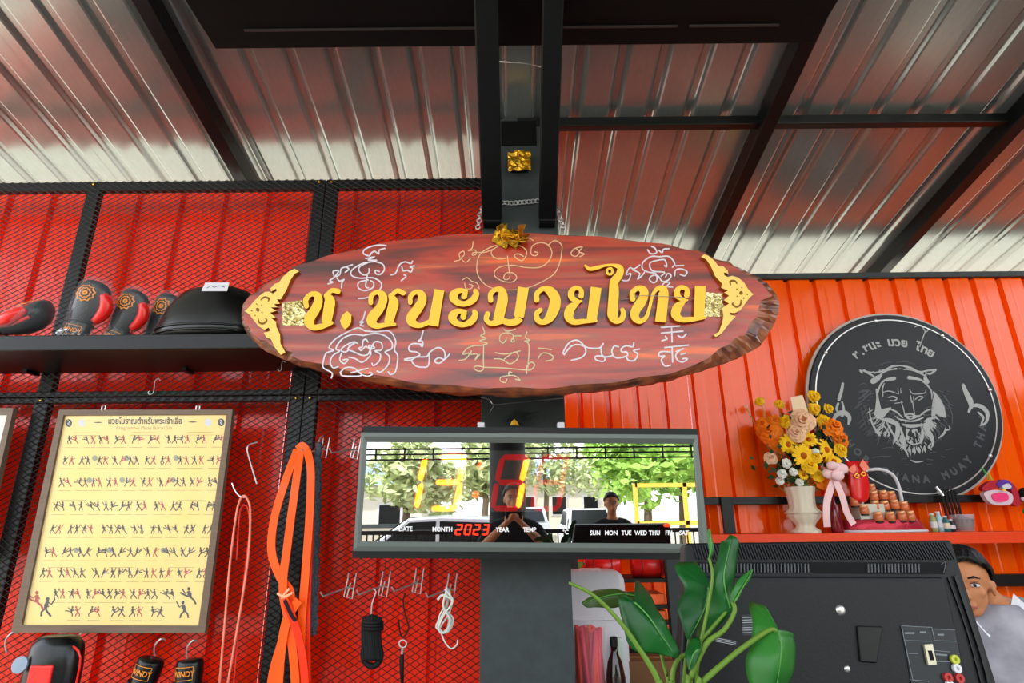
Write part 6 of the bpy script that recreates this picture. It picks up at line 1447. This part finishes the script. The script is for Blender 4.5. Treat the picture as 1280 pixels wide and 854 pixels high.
def car(label, x, y, rz, paint, L=4.4, W=1.75, Hh_=1.6):
    t = thing('car', label, 'car', (0, 0, 0))
    s = L/4.4
    prof = [(-2.2, .35), (-2.2, .75), (-2.05, .95), (-1.2, 1.02), (1.55, 1.05), (2.15, .98), (2.2, .7), (2.2, .35)]
    mb = MB(); mb.rings([[V((px*s*k, yy, pz if pz > .4 else pz)) for px, pz in prof] for yy, k in ((-W/2, .97), (-W/2+.05, 1), (W/2-.05, 1), (W/2, .97))]); mb.build('car_body', paint, t, smooth=False, mods=BEV(.04, 3))
    cab = [(-1.25, 1.0), (-.45, Hh_-.03), (.1, Hh_), (1.2, Hh_-.04), (1.85, 1.03)]
    mb = MB(); mb.rings([[V((px*s, yy*(1-.13*(pz-1)/.6), pz)) for px, pz in cab] for yy in (-W/2+.06, W/2-.06)]); mb.build('cabin', paint, t, mods=BEV(.03, 2))
    for sd in (-1, 1):
        def sp(px, pz): return V((px*s, sd*((W/2-.06)*(1-.13*(pz-1)/.6)+.006), pz))
        for q in ([(-1.02, 1.05), (-.42, Hh_-.1), (.05, Hh_-.08), (.05, 1.05)], [(.12, 1.05), (.12, Hh_-.08), (1.12, Hh_-.12), (1.6, 1.06)]):
            mb = MB(); mb.v += [sp(*a) for a in q]; mb.face([0, 1, 2, 3]); mb.build('side_window', m_tv2, t, mods=[('SOLIDIFY', dict(thickness=.004))])
        for wx in (-1.35, 1.35): wheel(t, V((wx*s, sd*(W/2-.12), .33)))
    mb = MB(); mb.v += [V((-1.22*s, -.68, 1.04)), V((-.47*s, -.58, Hh_-.05)), V((-.47*s, .58, Hh_-.05)), V((-1.22*s, .68, 1.04))]; mb.face([0, 1, 2, 3]); mb.build('windscreen', m_tv2, t, mods=[('SOLIDIFY', dict(thickness=.03))])
    mb = MB(); mb.v += [V((1.87*s, -.68, 1.06)), V((1.24*s, -.58, Hh_-.06)), V((1.24*s, .58, Hh_-.06)), V((1.87*s, .68, 1.06))]; mb.face([0, 1, 2, 3]); mb.build('rear_window', m_tv2, t, mods=[('SOLIDIFY', dict(thickness=.03))])
    for sd in (-1, 1): MB().box((-2.19*s, sd*.62, .78), (.06, .3, .14)).build('headlight', m_white, t)
    t.location = (x, y, YG); t.rotation_euler = (0, 0, rz); return t
m_silver = mat('silver_car_paint', 'b9bcc4', .25, .4, coat=.5); m_wcar = mat('white_car_paint', 'eeeeee', .3, coat=.4)
car('silver estate car parked just outside the railing, reflected in the clock', -1.5, -7.3, 0, m_silver, 4.6, 1.8, 1.62)
car('white car parked across the street, right of two in the mirror', 2.55, -17, R(90), m_wcar)
car('white car parked across the street, farther left one in the mirror', .6, -22, R(90), m_wcar)
# buildings
def house(label, x, y, w_, h_, d, wall, roof):
    t = thing('house', label, 'house', (x, y, YG))
    MB().bb((x-w_/2, y-d/2, YG), (x+w_/2, y+d/2, YG+h_)).build('wall', wall, t)
    mb = MB(); mb.v += [V((x-w_/2-.4, y-d/2-.4, YG+h_)), V((x+w_/2+.4, y-d/2-.4, YG+h_)), V((x+w_/2+.4, y+d/2+.5, YG+h_-.1)), V((x-w_/2-.4, y+d/2+.5, YG+h_-.1)), V((x-w_/2-.4, y, YG+h_+1.1)), V((x+w_/2+.4, y, YG+h_+1.1))]
    for q in ([0, 1, 5, 4], [3, 2, 5, 4], [0, 3, 4], [1, 2, 5], [0, 1, 2, 3]): mb.face(q)
    mb.build('roof', roof, t)
    for k in (-.3, 0, .3): f_ = MB().box((x+k*w_, y+d/2+.02, YG+h_*.5), (w_*.16, .06, h_*.35)).build('window', m_white, t); MB().box((x+k*w_, y+d/2+.055, YG+h_*.5), (w_*.13, .02, h_*.3)).build('pane', m_tv2, f_)
m_broof = mat('blue_grey_roof', '7f93b4', .5); m_hw = mat('cream_house_wall', 'd8d0c0', .8)
house('low house with a blue-grey roof far across the street, left in the mirror', -7.5, -24, 7, 2.7, 5, m_hw, m_broof)
house('small house with a blue-grey roof behind the white cars', 2.6, -32, 6, 3.2, 5, m_hw, m_broof)
# yard wall and yellow gate
t = thing('yard_wall', 'pale concrete yard wall along the street with a black top band', 'wall', (0, -12, YG))
MB().bb((-14, -12.1, YG), (-1.5, -12, .9)).build('wall_panel', mat('pale_concrete', 'b8b0a0', .8, var=.2), t); MB().bb((-14, -12.12, .9), (-1.5, -11.98, 1.0)).build('coping', m_column, t)
t = thing('yellow_gate', 'yellow steel gate frame at the right of the mirror view', 'gate', (4.4, -11, YG))
m_yel = mat('yellow_gate_paint', 'e6b84a', .5)
for x in (3.2, 4.5, 5.8): MB().bb((x-.05, -11.05, YG), (x+.05, -10.95, 2.0)).build('gate_post', m_yel, t)
for z in (1.0, 1.95): MB().bb((3.2, -11.05, z-.05), (5.8, -10.95, z+.05)).build('gate_rail', m_yel, t)
# trees
rn = random.Random(31)
def tree(label, x, y, h_, r_, m, n=2600):
    t = thing('tree', label, 'tree', (x, y, YG), 'trees across the street')
    MB().tube([V((x, y, YG)), V((x+.1, y, YG+h_*.4)), V((x-.1, y, YG+h_*.8))], [.16, .12, .05], 8).build('trunk', mat('tree_bark', '6a5a48', .9), t)
    mb = MB(); bl = [(V((rn.gauss(0, .45), rn.gauss(0, .45), rn.uniform(-.6, .7)))*r_, rn.uniform(.35, .6)*r_) for _ in range(12)]
    for i in range(n):
        bc_, br = bl[i % 12]; d = V((rn.gauss(0, 1), rn.gauss(0, 1), rn.gauss(0, 1))).normalized()*br*rn.uniform(.6, 1)
        c = V((x, y, YG+h_*.72))+bc_+d; a = V((rn.gauss(0, 1), rn.gauss(0, 1), rn.gauss(0, .6))).normalized(); b_ = a.cross(V((rn.gauss(0, 1), rn.gauss(0, 1), rn.gauss(0, 1)))).normalized(); l = rn.uniform(.14, .26)
        k = len(mb.v); mb.v += [c-a*l, c+b_*l*.4, c+a*l, c-b_*l*.4]; mb.face([k, k+1, k+2, k+3])
    o = mb.build('foliage', m, t); o['kind'] = 'stuff'
m_t1 = mat('bright_tree_leaf', 'a6d060', .7, var=.3, bscale=1.5); m_t2 = mat('pale_tree_leaf', 'c8d49a', .7, var=.3, bscale=1.5); m_t3 = mat('deep_tree_leaf', '6ab052', .7, var=.3, bscale=1.5)
for lab, x, y, h_, r_, m in (('bushy pale tree behind the silver car in the mirror', -3.6, -15, 3.9, 1.5, m_t2), ('tall pale tree left of the middle of the mirror view', -1.2, -19, 4.8, 1.6, m_t2), ('loose pale green tree behind the photographer', 1.6, -26, 5.6, 1.8, m_t2),
        ('bright green weeping tree right of the middle in the mirror', 4.2, -14.5, 4.6, 1.5, m_t1), ('bright green tree above the yellow gate', 6.3, -18, 5.4, 1.9, m_t1), ('dark green tree at the right end of the mirror view', 7.6, -13, 4.8, 1.3, m_t3), ('low green bushy tree at the left end of the mirror', -8.8, -17, 2.6, 1.2, m_t3)):
    tree(lab, x, y, h_, r_, m)
